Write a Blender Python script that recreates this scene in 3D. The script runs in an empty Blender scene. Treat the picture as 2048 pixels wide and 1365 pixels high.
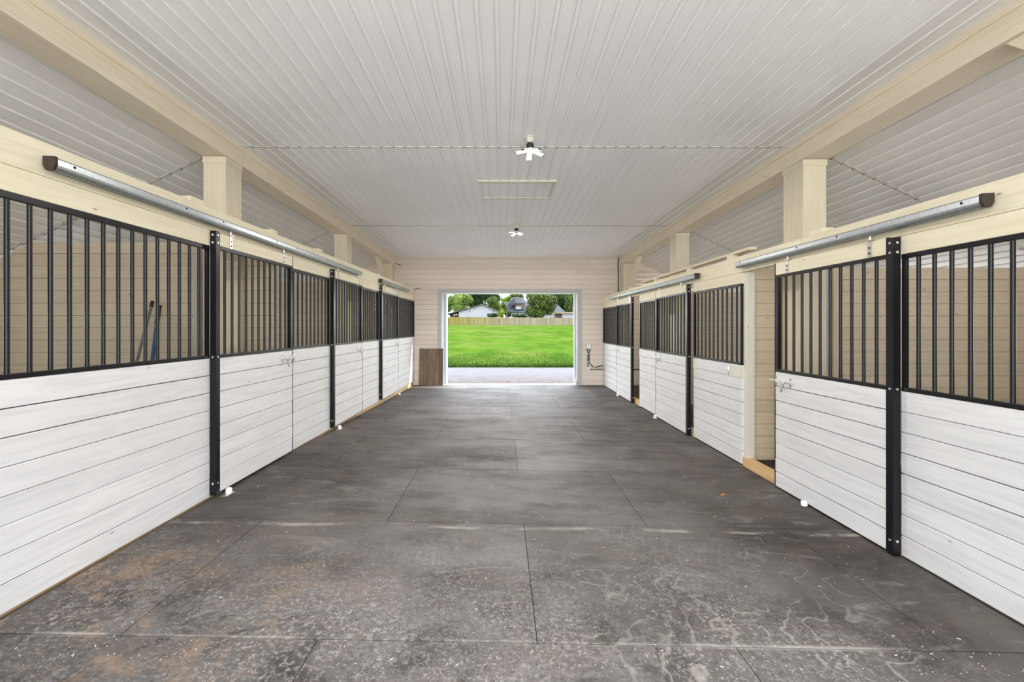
import bpy, bmesh, math, random
from mathutils import Vector, Matrix
R = random.Random(7)
S = bpy.context.scene
COL = S.collection
PI = math.pi

# ------------------------------------------------------------------ camera
cam_d = bpy.data.cameras.new('camera'); cam = bpy.data.objects.new('camera', cam_d); COL.objects.link(cam)
cam.location = (0, 0, 1.55); cam.rotation_euler = (PI/2, 0, 0)
cam_d.sensor_width = 36; cam_d.lens = 36*910/2048
cam_d.shift_x = (1024-1003)/2048; cam_d.shift_y = -(682.5-654)/2048
cam_d.clip_start = .05; cam_d.clip_end = 2000
S.camera = cam
# ------------------------------------------------------------------ world, sun, exposure
w = bpy.data.worlds.new('sky'); S.world = w; w.use_nodes = True
wn = w.node_tree.nodes; wl = w.node_tree.links
bg = wn['Background']
tc = wn.new('ShaderNodeTexCoord'); sx = wn.new('ShaderNodeSeparateXYZ'); rp = wn.new('ShaderNodeValToRGB')
wl.new(tc.outputs['Generated'], sx.inputs[0]); wl.new(sx.outputs[2], rp.inputs[0]); wl.new(rp.outputs[0], bg.inputs[0])
rp.color_ramp.elements[0].position = 0.0; rp.color_ramp.elements[0].color = (1.0, 1.0, 1.0, 1)
rp.color_ramp.elements[1].position = .6; rp.color_ramp.elements[1].color = (.80, .90, 1.0, 1)
bg.inputs[1].default_value = 8.0
sd = bpy.data.lights.new('sun', 'SUN'); sun = bpy.data.objects.new('sun', sd); COL.objects.link(sun)
sd.energy = 9.0; sd.angle = .03; sd.color = (1, .95, .86)
sun.rotation_euler = Vector((1.0, .30, .85)).to_track_quat('Z', 'Y').to_euler()
S.view_settings.view_transform = 'Standard'; S.view_settings.look = 'None'; S.view_settings.gamma = 1
S.view_settings.use_curve_mapping = False
S.view_settings.exposure = -.12
LAMP_W = 60
S.cycles.max_bounces = 16; S.cycles.diffuse_bounces = 10

# ------------------------------------------------------------------ geometry numbers
XL, TL, XR = 2.535, .0187, 2.69          # stall front planes (left one converges slightly)
def zc(y): return 3.59 - .0154*y          # middle ceiling height
def zf(x, y):                             # floor height (rises a little to the left)
    a = min(1, max(0, (2.69-x)/5.2)); b = 1 if y < 5.5 else max(0, (12.07-y)/6.57)
    return .098*a*b
YE = 12.07

# ------------------------------------------------------------------ materials
MATS = {}
def nmat(name):
    m = bpy.data.materials.new(name); m.use_nodes = True
    return m, m.node_tree.nodes, m.node_tree.links, m.node_tree.nodes['Principled BSDF']
def plain(name, col, rough=.5, metal=0, noise=.0, scale=8, bump=0):
    m, n, l, b = nmat(name)
    b.inputs['Roughness'].default_value = rough; b.inputs['Metallic'].default_value = metal
    t = n.new('ShaderNodeTexNoise'); t.inputs['Scale'].default_value = scale; t.inputs['Detail'].default_value = 5
    c = n.new('ShaderNodeTexCoord'); l.new(c.outputs['Object'], t.inputs['Vector'])
    r = n.new('ShaderNodeValToRGB'); l.new(t.outputs['Fac'], r.inputs[0]); l.new(r.outputs[0], b.inputs['Base Color'])
    r.color_ramp.elements[0].position = .3; r.color_ramp.elements[1].position = .7
    r.color_ramp.elements[0].color = tuple(x*(1-noise) for x in col)+(1,)
    r.color_ramp.elements[1].color = tuple(min(1, x*(1+noise)) for x in col)+(1,)
    if bump:
        bp = n.new('ShaderNodeBump'); bp.inputs['Strength'].default_value = bump; bp.inputs['Distance'].default_value = .01
        l.new(t.outputs['Fac'], bp.inputs['Height']); l.new(bp.outputs[0], b.inputs['Normal'])
    MATS[name] = m; return m
def mixc(n, l, fac, a, b_, mode='MIX'):
    x = n.new('ShaderNodeMix'); x.data_type = 'RGBA'; x.blend_type = mode
    for sock, v in ((x.inputs[0], fac), (x.inputs[6], a), (x.inputs[7], b_)):
        if hasattr(v, 'is_output'): l.new(v, sock)
        else: sock.default_value = v if not isinstance(v, tuple) else (v+(1,) if len(v) == 3 else v)
    return x.outputs[2]
def ramp(n, l, src, p0, p1, c0=(0,0,0,1), c1=(1,1,1,1)):
    r = n.new('ShaderNodeValToRGB'); l.new(src, r.inputs[0])
    r.color_ramp.elements[0].position = p0; r.color_ramp.elements[1].position = p1
    r.color_ramp.elements[0].color = c0; r.color_ramp.elements[1].color = c1
    return r.outputs[0]
def wood(name, col, dark, axis, rough=.6, grain=.5, knots=.5, vary=.06, warm=None):
    m, n, l, b = nmat(name)
    b.inputs['Roughness'].default_value = rough
    c = n.new('ShaderNodeTexCoord'); mp = n.new('ShaderNodeMapping'); l.new(c.outputs['Object'], mp.inputs[0])
    g = n.new('ShaderNodeNewGeometry')
    off = n.new('ShaderNodeVectorMath'); off.operation = 'SCALE'; off.inputs[0].default_value = (13.1, 7.7, 5.3)
    l.new(g.outputs['Random Per Island'], off.inputs['Scale']); l.new(off.outputs[0], mp.inputs['Location'])
    sc = [14, 14, 14]; sc['XYZ'.index(axis)] = .9; mp.inputs['Scale'].default_value = sc
    t = n.new('ShaderNodeTexNoise'); t.inputs['Scale'].default_value = 2.2; t.inputs['Detail'].default_value = 6
    t.inputs['Roughness'].default_value = .65; t.inputs['Distortion'].default_value = .6; l.new(mp.outputs[0], t.inputs['Vector'])
    gr = ramp(n, l, t.outputs['Fac'], .42, .68)
    base = mixc(n, l, n_mul(n, l, gr, grain), col, dark)
    # knots
    mk = n.new('ShaderNodeMapping'); l.new(c.outputs['Object'], mk.inputs[0]); l.new(off.outputs[0], mk.inputs['Location'])
    sk = [7, 7, 7]; sk['XYZ'.index(axis)] = 3.0; mk.inputs['Scale'].default_value = sk
    v = n.new('ShaderNodeTexVoronoi'); v.inputs['Scale'].default_value = 1.0; l.new(mk.outputs[0], v.inputs['Vector'])
    kn = ramp(n, l, v.outputs['Distance'], .030, .065, (1,1,1,1), (0,0,0,1))
    base = mixc(n, l, n_mul(n, l, kn, knots), base, tuple(x*.3 for x in dark))
    # blotches
    t2 = n.new('ShaderNodeTexNoise'); t2.inputs['Scale'].default_value = 1.7; t2.inputs['Detail'].default_value = 3
    l.new(c.outputs['Object'], t2.inputs['Vector'])
    base = mixc(n, l, n_mul(n, l, ramp(n, l, t2.outputs['Fac'], .4, .7), .35), base, warm or tuple(.5*(x+y) for x, y in zip(col, dark)))
    hs = n.new('ShaderNodeHueSaturation'); l.new(base, hs.inputs['Color'])
    mr = n.new('ShaderNodeMapRange'); l.new(g.outputs['Random Per Island'], mr.inputs[0])
    mr.inputs[3].default_value = 1-vary; mr.inputs[4].default_value = 1+vary; l.new(mr.outputs[0], hs.inputs['Value'])
    l.new(hs.outputs[0], b.inputs['Base Color'])
    bp = n.new('ShaderNodeBump'); bp.inputs['Strength'].default_value = .25; bp.inputs['Distance'].default_value = .003
    l.new(t.outputs['Fac'], bp.inputs['Height']); l.new(bp.outputs[0], b.inputs['Normal'])
    MATS[name] = m; return m
def n_mul(n, l, s, k):
    x = n.new('ShaderNodeMath'); x.operation = 'MULTIPLY'; l.new(s, x.inputs[0])
    if hasattr(k, 'is_output'): l.new(k, x.inputs[1])
    else: x.inputs[1].default_value = k
    return x.outputs[0]
def n_add(n, l, s, k):
    x = n.new('ShaderNodeMath'); x.operation = 'ADD'; x.use_clamp = True; l.new(s, x.inputs[0])
    if hasattr(k, 'is_output'): l.new(k, x.inputs[1])
    else: x.inputs[1].default_value = k
    return x.outputs[0]

WHITE, WHITE_D = (.665, .655, .655), (.46, .455, .46)
for ax in 'XYZ': wood('white_wood_'+ax, WHITE, WHITE_D, ax, grain=.5, knots=.55, vary=.035)
for ax in 'XYZ': wood('cream_wood_'+ax, (.71, .65, .495), (.54, .455, .29), ax, grain=.42, knots=.75, vary=.05)
wood('jamb_wood_Z', (.68, .65, .56), (.56, .53, .42), 'Z', grain=.3, knots=.6, vary=.03)
for ax in 'XYZ': wood('tan_wood_'+ax, (.66, .565, .42), (.42, .335, .21), ax, grain=.38, knots=.8, vary=.07)
wood('end_wall_wood', (.76, .675, .585), (.64, .55, .45), 'X', grain=.5, knots=.8, vary=.055)
for ax in 'XYZ': wood('beam_wood_'+ax, (.80, .715, .565), (.60, .48, .32), ax, grain=.4, knots=.85, vary=.03)
for ax in 'XYZ': wood('pine_wood_'+ax, (.70, .47, .24), (.50, .29, .12), ax, grain=.7, knots=.7, vary=.05)
wood('old_wood', (.165, .118, .068), (.05, .037, .024), 'Z', grain=1.0, knots=1.0, vary=.30, warm=(.19, .10, .045))
wood('grey_trim', (.50, .49, .47), (.42, .41, .39), 'Z', grain=.3, knots=0, vary=.02)
wood('grey_trim_X', (.50, .49, .47), (.42, .41, .39), 'X', grain=.3, knots=0, vary=.02)
plain('ceiling_vinyl', (.93, .918, .912), .40, 0, .03, 1.3)
plain('seam_vinyl', (.66, .64, .58), .5, 0, .05, 3)
plain('black_steel', (.005, .005, .007), .32, 0, .3, 30)
MATS['black_steel'].node_tree.nodes['Principled BSDF'].inputs['Specular IOR Level'].default_value = .32
plain('galvanised', (.44, .465, .49), .35, .85, .12, 40)
plain('zinc', (.62, .62, .60), .3, .9, .06, 30)
plain('bright_bolt', (.8, .8, .78), .25, .8)
plain('dark_gap', (.035, .03, .026), .9, 0, .3, 30)
plain('dark_hole', (.01, .01, .01), .9)
plain('rust_cap', (.045, .03, .022), .6, .3, .4, 60)
plain('white_plastic', (.80, .79, .77), .35, 0, .02, 5)
plain('cream_paint', (.62, .605, .50), .4, 0, .04, 10)
plain('black_cable', (.02, .018, .016), .5)
plain('blue_plastic', (.006, .06, .20), .35, 0, .1, 5)
plain('black_rubber', (.012, .012, .012), .6)
plain('grey_pole', (.16, .17, .15), .45, 0, .1, 5)
plain('stall_dirt', (.085, .062, .042), .95, 0, .4, 6, .5)
plain('gravel', (.62, .59, .55), .9, 0, .1, 8)
plain('slab', (.10, .095, .09), .9, 0, .2, 5)
plain('metal_white', (.80, .82, .84), .35, .1, .02, 3)
plain('metal_bluegrey', (.42, .46, .50), .4, .1, .03, 3)
plain('glass_lit', (.9, .95, 1.0), .2)
plain('bark', (.12, .09, .07), .9, 0, .3, 3)
plain('roof_dark', (.020, .025, .036), .8, 0, .25, 1.5)
plain('roof_grey', (.045, .043, .040), .8, 0, .2, 1.0)
plain('roof_tan', (.20, .15, .10), .8, 0, .1, 1.0)
plain('siding_white', (.19, .195, .215), .6, 0, .03, 2)
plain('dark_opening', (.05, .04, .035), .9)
plain('brick_brown', (.08, .05, .04), .9, 0, .2, 4)
plain('orange_leaf', (.45, .17, .05), .7, 0, .2, 30)
plain('straw', (.60, .56, .50), .8, 0, .2, 30)
m, n, l, b = nmat('lamp_glow'); b.inputs['Emission Color'].default_value = (1, .98, .95, 1); b.inputs['Emission Strength'].default_value = 4; b.inputs['Base Color'].default_value = (.9,.9,.9,1); MATS['lamp_glow'] = m
m, n, l, b = nmat('window_glass'); b.inputs['Base Color'].default_value = (1,1,1,1); b.inputs['Roughness'].default_value = .02; b.inputs['IOR'].default_value = 1.05
b.inputs['Transmission Weight'].default_value = 1; MATS['window_glass'] = m

def rubber():
    m, n, l, b = nmat('rubber_mat')
    g = n.new('ShaderNodeNewGeometry'); pos = g.outputs['Position']
    def noise(scale, detail=6, rough=.6, dist=0, vec=pos, sc=None, rot=None):
        v = vec
        if sc or rot:
            mp = n.new('ShaderNodeMapping'); l.new(vec, mp.inputs[0])
            if sc: mp.inputs['Scale'].default_value = sc
            if rot: mp.inputs['Rotation'].default_value = rot
            v = mp.outputs[0]
        t = n.new('ShaderNodeTexNoise'); t.inputs['Scale'].default_value = scale; t.inputs['Detail'].default_value = detail
        t.inputs['Roughness'].default_value = rough; t.inputs['Distortion'].default_value = dist; l.new(v, t.inputs['Vector'])
        return t.outputs['Fac']
    oi = n.new('ShaderNodeObjectInfo')
    base = mixc(n, l, ramp(n, l, noise(1.1, 7, .65, .4), .36, .66), (.038, .031, .027), (.112, .101, .094))
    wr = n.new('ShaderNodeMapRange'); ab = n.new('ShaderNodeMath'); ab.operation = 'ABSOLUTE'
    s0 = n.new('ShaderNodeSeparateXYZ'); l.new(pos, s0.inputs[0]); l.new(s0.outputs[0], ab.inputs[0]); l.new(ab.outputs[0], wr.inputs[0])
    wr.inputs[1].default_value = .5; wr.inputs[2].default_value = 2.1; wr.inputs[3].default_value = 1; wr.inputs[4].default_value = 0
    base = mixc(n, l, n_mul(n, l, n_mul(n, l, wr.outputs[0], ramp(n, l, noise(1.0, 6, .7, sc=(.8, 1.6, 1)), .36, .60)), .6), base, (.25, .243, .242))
    # brown grime, stretched across the aisle
    base = mixc(n, l, n_mul(n, l, ramp(n, l, noise(1.6, 6, .7, .5, sc=(.7, 2.4, 1)), .47, .75), .55), base, (.135, .105, .085))
    # pale smears left by cleaning and hooves
    sm = ramp(n, l, noise(2.3, 8, .72, 1.2, sc=(.8, 2.6, 1), rot=(0,0,.25)), .56, .76)
    base = mixc(n, l, n_mul(n, l, sm, .6), base, (.33, .315, .305))
    # dust and grit carried in near the entrance: strong for y < 3
    sp = n.new('ShaderNodeSeparateXYZ'); l.new(pos, sp.inputs[0])
    wob = n.new('ShaderNodeMath'); wob.operation = 'MULTIPLY_ADD'; l.new(noise(.9, 4, .6), wob.inputs[0]); wob.inputs[1].default_value = 2.6; l.new(sp.outputs[1], wob.inputs[2])
    near = n.new('ShaderNodeMapRange'); l.new(wob.outputs[0], near.inputs[0])
    near.inputs[1].default_value = 3.5; near.inputs[2].default_value = 4.9; near.inputs[3].default_value = 1; near.inputs[4].default_value = 0
    nearf = near.outputs[0]
    # less dust next to right-hand panels
    rg = n.new('ShaderNodeMapRange'); l.new(sp.outputs[0], rg.inputs[0]); rg.inputs[1].default_value = 1.7; rg.inputs[2].default_value = 2.3; rg.inputs[3].default_value = 1; rg.inputs[4].default_value = .1
    nearf = n_mul(n, l, nearf, rg.outputs[0])
    dust = ramp(n, l, noise(3.2, 9, .78, .8), .38, .68)
    base = mixc(n, l, n_mul(n, l, n_mul(n, l, dust, nearf), .7), base, (.172, .150, .140))
    dk = ramp(n, l, noise(1.9, 6, .7, .6), .50, .62)
    base = mixc(n, l, n_mul(n, l, n_mul(n, l, dk, nearf), .75), base, (.036, .030, .027))
    fine = n_mul(n, l, ramp(n, l, noise(38, 5, .8), .50, .64), ramp(n, l, noise(1.3, 5, .6), .35, .6))
    base = mixc(n, l, n_mul(n, l, n_mul(n, l, fine, nearf), .7), base, (.48, .44, .41))
    bl = ramp(n, l, noise(55, 4, .7), .55, .66)
    base = mixc(n, l, n_mul(n, l, n_mul(n, l, bl, nearf), .55), base, (.03, .028, .027))
    # dust packed along two seams
    for yc, hw in ((2.160, .012), (3.465, .020)):
        d1 = n.new('ShaderNodeMath'); d1.operation = 'SUBTRACT'; l.new(sp.outputs[1], d1.inputs[0]); d1.inputs[1].default_value = yc
        d1b = n.new('ShaderNodeMath'); d1b.operation = 'MULTIPLY_ADD'; l.new(noise(1.4, 4), d1b.inputs[0]); d1b.inputs[1].default_value = .10 *1.6 if yc > 3 else 0; l.new(d1.outputs[0], d1b.inputs[2])
        d2 = n.new('ShaderNodeMath'); d2.operation = 'ABSOLUTE'; l.new(d1b.outputs[0], d2.inputs[0])
        d3 = n.new('ShaderNodeMapRange'); l.new(d2.outputs[0], d3.inputs[0]); d3.inputs[1].default_value = hw*.5; d3.inputs[2].default_value = hw*1.6; d3.inputs[3].default_value = 1; d3.inputs[4].default_value = 0
        base = mixc(n, l, n_mul(n, l, n_mul(n, l, d3.outputs[0], ramp(n, l, noise(2.1, 5), .46, .58)), .6), base, (.42, .38, .34))
    # tan sandy streak on the left near corner
    st = ramp(n, l, noise(1.8, 8, .75, .5, sc=(1.3, 1.3, 1)), .52, .62)
    lx = n.new('ShaderNodeMapRange'); l.new(sp.outputs[0], lx.inputs[0]); lx.inputs[1].default_value = -.5; lx.inputs[2].default_value = -1.3; lx.inputs[3].default_value = 0; lx.inputs[4].default_value = 1
    base = mixc(n, l, n_mul(n, l, n_mul(n, l, n_mul(n, l, st, nearf), lx.outputs[0]), .65), base, (.30, .205, .14))
    # scrape swirls: thin pale lines, right of the middle
    wv = n.new('ShaderNodeTexWave'); wv.inputs['Scale'].default_value = 1.7; wv.inputs['Distortion'].default_value = 22; wv.inputs['Detail'].default_value = 3; wv.inputs['Detail Scale'].default_value = 1.2
    l.new(pos, wv.inputs['Vector'])
    ln = n_mul(n, l, ramp(n, l, wv.outputs['Fac'], .93, .995), .5)
    rx = n.new('ShaderNodeMapRange'); l.new(sp.outputs[0], rx.inputs[0]); rx.inputs[1].default_value = -.2; rx.inputs[2].default_value = .7; rx.inputs[3].default_value = 0; rx.inputs[4].default_value = 1
    base = mixc(n, l, n_mul(n, l, n_mul(n, l, n_mul(n, l, ln, ramp(n, l, noise(2, 3), .4, .6)), nearf), rx.outputs[0]), base, (.40, .37, .34))
    # scattered crumbs everywhere
    vo = n.new('ShaderNodeTexVoronoi'); vo.inputs['Scale'].default_value = 26; l.new(pos, vo.inputs['Vector'])
    cr = ramp(n, l, vo.outputs['Distance'], .05, .09, (1,1,1,1), (0,0,0,1))
    cr = n_mul(n, l, cr, ramp(n, l, noise(6, 3), .52, .6))
    base = mixc(n, l, n_mul(n, l, cr, .75), base, (.55, .52, .47))
    vo2 = n.new('ShaderNodeTexVoronoi'); vo2.inputs['Scale'].default_value = 75; l.new(pos, vo2.inputs['Vector'])
    c2 = n_mul(n, l, n_mul(n, l, ramp(n, l, vo2.outputs['Distance'], .12, .22, (1,1,1,1), (0,0,0,1)), ramp(n, l, noise(5, 4), .48, .58)), nearf)
    base = mixc(n, l, n_mul(n, l, c2, .8), base, (.60, .56, .53))
    hs = n.new('ShaderNodeHueSaturation'); l.new(base, hs.inputs['Color'])
    mr = n.new('ShaderNodeMapRange'); l.new(oi.outputs['Random'], mr.inputs[0]); mr.inputs[3].default_value = .88; mr.inputs[4].default_value = 1.14
    l.new(mr.outputs[0], hs.inputs['Value']); l.new(hs.outputs[0], b.inputs['Base Color'])
    rr = n.new('ShaderNodeMapRange'); l.new(noise(2.2, 6, .7, .5, sc=(.8, 2, 1)), rr.inputs[0]); rr.inputs[1].default_value = .3; rr.inputs[2].default_value = .7; rr.inputs[3].default_value = .58; rr.inputs[4].default_value = .80; b.inputs['Specular IOR Level'].default_value = .32
    l.new(n_add(n, l, rr.outputs[0], n_mul(n, l, nearf, .25)), b.inputs['Roughness'])
    bp = n.new('ShaderNodeBump'); bp.inputs['Strength'].default_value = .35; bp.inputs['Distance'].default_value = .004
    l.new(n_add(n, l, noise(5, 6, .7), n_mul(n, l, noise(60, 4, .8), nearf)), bp.inputs['Height']); l.new(bp.outputs[0], b.inputs['Normal'])
    MATS['rubber_mat'] = m
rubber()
def grassmat(name, c0, c1, c2, scale):
    m, n, l, b = nmat(name); b.inputs['Specular IOR Level'].default_value = 0; b.inputs['Roughness'].default_value = .8
    g = n.new('ShaderNodeNewGeometry')
    mp = n.new('ShaderNodeMapping'); l.new(g.outputs['Position'], mp.inputs[0]); mp.inputs['Scale'].default_value = (.5, .28, .5)
    t = n.new('ShaderNodeTexNoise'); t.inputs['Scale'].default_value = scale; t.inputs['Detail'].default_value = 9; t.inputs['Roughness'].default_value = .7; l.new(mp.outputs[0], t.inputs['Vector'])
    a = mixc(n, l, ramp(n, l, t.outputs['Fac'], .38, .62), c0, c1)
    t2 = n.new('ShaderNodeTexNoise'); t2.inputs['Scale'].default_value = scale*.35; t2.inputs['Detail'].default_value = 4; l.new(mp.outputs[0], t2.inputs['Vector'])
    a = mixc(n, l, n_mul(n, l, ramp(n, l, t2.outputs['Fac'], .48, .7), .6), a, c2)
    l.new(a, b.inputs['Base Color']); MATS[name] = m
grassmat('grass', (.026, .056, .006), (.052, .088, .011), (.088, .092, .030), 1.3)
def leafmat(name, c0, c1):
    m, n, l, b = nmat(name); b.inputs['Specular IOR Level'].default_value = .1; b.inputs['Roughness'].default_value = .7
    g = n.new('ShaderNodeNewGeometry')
    l.new(mixc(n, l, g.outputs['Random Per Island'], c0, c1), b.inputs['Base Color']); MATS[name] = m
leafmat('leaf_light', (0.0288, 0.0504, 0.0072), (0.1116, 0.1562, 0.0298))
leafmat('leaf_dark', (0.0036, 0.0108, 0.0028), (0.0223, 0.0409, 0.0112))
leafmat('leaf_mid', (0.0120, 0.0264, 0.0036), (0.0670, 0.1004, 0.0186))
leafmat('leaf_conifer', (0.0072, 0.0168, 0.0028), (0.0744, 0.1004, 0.0223))
leafmat('leaf_bright', (0.0480, 0.0816, 0.0048), (0.1562, 0.2046, 0.0223))
leafmat('grass_blade', (.020, .044, .004), (.050, .086, .012))
def fencemat():
    m, n, l, b = nmat('fence_boards'); b.inputs['Specular IOR Level'].default_value = .05; b.inputs['Roughness'].default_value = .85
    g = n.new('ShaderNodeNewGeometry'); sp = n.new('ShaderNodeSeparateXYZ'); l.new(g.outputs['Position'], sp.inputs[0])
    mr = n.new('ShaderNodeMapRange'); l.new(sp.outputs[0], mr.inputs[0]); mr.inputs[1].default_value = -9; mr.inputs[2].default_value = 3
    a = mixc(n, l, mr.outputs[0], (.16, .135, .045), (.175, .148, .102))
    hs = n.new('ShaderNodeHueSaturation'); l.new(a, hs.inputs['Color'])
    m2 = n.new('ShaderNodeMapRange'); l.new(g.outputs['Random Per Island'], m2.inputs[0]); m2.inputs[3].default_value = .7; m2.inputs[4].default_value = 1.2
    l.new(m2.outputs[0], hs.inputs['Value']); l.new(hs.outputs[0], b.inputs['Base Color']); MATS['fence_boards'] = m
fencemat()
def drivemat():
    m, n, l, b = nmat('driveway_concrete'); b.inputs['Specular IOR Level'].default_value = .05; b.inputs['Roughness'].default_value = .9
    g = n.new('ShaderNodeNewGeometry'); sp = n.new('ShaderNodeSeparateXYZ'); l.new(g.outputs['Position'], sp.inputs[0])
    t = n.new('ShaderNodeTexNoise'); t.inputs['Scale'].default_value = 2.5; t.inputs['Detail'].default_value = 8; l.new(g.outputs['Position'], t.inputs['Vector'])
    t3 = n.new('ShaderNodeTexNoise'); t3.inputs['Scale'].default_value = 7; t3.inputs['Detail'].default_value = 8; t3.inputs['Roughness'].default_value = .75; l.new(g.outputs['Position'], t3.inputs['Vector'])
    a = mixc(n, l, ramp(n, l, t.outputs['Fac'], .3, .7), (.088, .083, .091), (.115, .109, .117))
    mr = n.new('ShaderNodeMapRange'); l.new(sp.outputs[1], mr.inputs[0]); mr.inputs[1].default_value = 15.2; mr.inputs[2].default_value = 12.6
    a = mixc(n, l, n_mul(n, l, mr.outputs[0], ramp(n, l, t3.outputs['Fac'], .45, .62)), a, (.085, .054, .034))
    a = mixc(n, l, n_mul(n, l, mr.outputs[0], ramp(n, l, t3.outputs['Fac'], .62, .66)), a, (.04, .03, .02))
    l.new(a, b.inputs['Base Color']); MATS['driveway_concrete'] = m
drivemat()

# ------------------------------------------------------------------ mesh builder
class MB:
    def __init__(s): s.v = []; s.f = []; s.mi = []; s.sm = []
    def add(s, vs, fs, mi=0, smooth=False):
        o = len(s.v); s.v += [tuple(p) for p in vs]
        for f in fs: s.f.append(tuple(i+o for i in f)); s.mi.append(mi); s.sm.append(smooth)
        return s
    def box(s, x0, x1, y0, y1, z0, z1, mi=0, ch=0):
        if x0 > x1: x0, x1 = x1, x0
        if y0 > y1: y0, y1 = y1, y0
        if z0 > z1: z0, z1 = z1, z0
        vs = [(x, y, z) for z in (z0, z1) for x, y in ((x0, y0), (x1, y0), (x1, y1), (x0, y1))]
        return s.add(vs, [(3,2,1,0), (4,5,6,7), (0,1,5,4), (1,2,6,5), (2,3,7,6), (3,0,4,7)], mi)
    def hexa(s, p, mi=0):   # 8 points: 4 bottom, 4 top
        return s.add(p, [(3,2,1,0), (4,5,6,7), (0,1,5,4), (1,2,6,5), (2,3,7,6), (3,0,4,7)], mi)
    def cyl(s, a, b, r, n=12, mi=0, r2=None, caps=True):
        a = Vector(a); b = Vector(b); r2 = r if r2 is None else r2
        d = (b-a).normalized(); u = d.orthogonal().normalized(); w_ = d.cross(u)
        vs = []
        for c, rr in ((a, r), (b, r2)):
            for i in range(n):
                t = 2*PI*i/n; vs.append(c + u*math.cos(t)*rr + w_*math.sin(t)*rr)
        s.add(vs, [(i, (i+1) % n, n+(i+1) % n, n+i) for i in range(n)], mi, True)
        if caps: s.add(vs, [tuple(range(n-1, -1, -1)), tuple(range(n, 2*n))], mi)
        return s
    def tube(s, pts, r, n=8, mi=0):
        pts = [Vector(p) for p in pts]; vs = []; u = None
        for i, p in enumerate(pts):
            d = ((pts[min(i+1, len(pts)-1)] - pts[max(i-1, 0)])).normalized()
            if u is None: u = d.orthogonal().normalized()
            u = (u - d*u.dot(d)).normalized(); w_ = d.cross(u)
            for k in range(n):
                t = 2*PI*k/n; vs.append(p + u*math.cos(t)*r + w_*math.sin(t)*r)
        fs = [(i*n+k, i*n+(k+1) % n, (i+1)*n+(k+1) % n, (i+1)*n+k) for i in range(len(pts)-1) for k in range(n)]
        s.add(vs, fs, mi, True)
        s.add(vs, [tuple(range(n-1, -1, -1)), tuple(range((len(pts)-1)*n, len(pts)*n))], mi)
        return s
    def extrude(s, prof, y0, y1, mi=0, smooth=False, closed=True, f=None):  # prof list of (x,z), along y
        n = len(prof)
        g = f or (lambda x, y, z: (x, y, z))
        vs = [g(x, y0, z) for x, z in prof] + [g(x, y1, z) for x, z in prof]
        rng = n if closed else n-1
        s.add(vs, [(i, (i+1) % n, n+(i+1) % n, n+i) for i in range(rng)], mi, smooth)
        if closed: s.add(vs, [tuple(range(n-1, -1, -1)), tuple(range(n, 2*n))], mi)
        return s
    def dome(s, c, r, axis=(0,0,1), h=1, n=16, m_=6, mi=0):
        d = Vector(axis).normalized(); u = d.orthogonal().normalized(); w_ = d.cross(u); c = Vector(c); vs = []
        for j in range(m_+1):
            ph = (PI/2)*j/m_
            for i in range(n):
                t = 2*PI*i/n; vs.append(c + (u*math.cos(t)+w_*math.sin(t))*r*math.cos(ph) + d*r*h*math.sin(ph))
        s.add(vs, [(j*n+i, j*n+(i+1) % n, (j+1)*n+(i+1) % n, (j+1)*n+i) for j in range(m_) for i in range(n)], mi, True)
        return s
    def mesh(s, name, mats, recalc=True):
        me = bpy.data.meshes.new(name); me.from_pydata(s.v, [], s.f)
        if isinstance(mats, str): mats = [mats]
        for k in mats: me.materials.append(MATS[k])
        me.polygons.foreach_set('material_index', s.mi); me.polygons.foreach_set('use_smooth', s.sm)
        me.update()
        if recalc:
            bm = bmesh.new(); bm.from_mesh(me); bmesh.ops.remove_doubles(bm, verts=[], dist=1e-6)
            bmesh.ops.recalc_face_normals(bm, faces=bm.faces); bm.to_mesh(me); bm.free()
        return me
    def build(s, name, mats, parent=None, loc=(0,0,0), rz=0, bevel=0, recalc=True):
        o = bpy.data.objects.new(name, s.mesh(name, mats, recalc)); COL.objects.link(o)
        o.location = loc; o.rotation_euler = (0, 0, rz); o.parent = parent
        if bevel:
            bv = o.modifiers.new('bevel', 'BEVEL'); bv.width = bevel; bv.segments = 2; bv.limit_method = 'ANGLE'
        return o
def tag(o, label=None, cat=None, group=None, kind=None):
    if label: o['label'] = label
    if cat: o['category'] = cat
    if group: o['group'] = group
    if kind: o['kind'] = kind
    return o
def empty(name, loc, rz=0):
    o = bpy.data.objects.new(name, None); COL.objects.link(o); o.location = loc; o.rotation_euler = (0, 0, rz); o.empty_display_size = .1
    return o
def inst(name, me, parent, loc=(0,0,0), rot=(0,0,0)):
    o = bpy.data.objects.new(name, me); COL.objects.link(o); o.parent = parent; o.location = loc; o.rotation_euler = rot; return o

# frames: local x = m*d (d towards the aisle), local y along the aisle
def fr(side, s):
    if side == 'L': return (-XL + TL*s, s, 0), -math.atan(TL), 1
    return (XR, s, 0), 0, -1
def wx(side, s, d):    # world x
    return (-XL + TL*s + d) if side == 'L' else (XR - d)

def boards(mb, m, d0, d1, y0, y1, z0, z1, n, gaps=None, back=True, rnd=R):
    h = (z1-z0)/n
    for i in range(n):
        g0 = rnd.uniform(.0015, .0042) if i else 0
        g1 = rnd.uniform(.001, .0025) if i < n-1 else 0
        zz0, zz1 = z0+i*h+g0, z0+(i+1)*h-g1
        # chamfered long edges
        c = .003; x0, x1 = m*d0, m*d1
        dd = rnd.uniform(-.0015, .001)
        xf = m*(d1+dd)
        prof = [(x0, zz0), (xf - m*c, zz0), (xf, zz0+c), (xf, zz1-c), (xf - m*c, zz1), (x0, zz1)]
        mb.extrude(prof, y0, y1, 0)
    if back: mb.box(m*(d0-.008), m*(d0+.008), y0+.004, y1-.004, z0+.004, z1-.004, 1)

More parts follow.
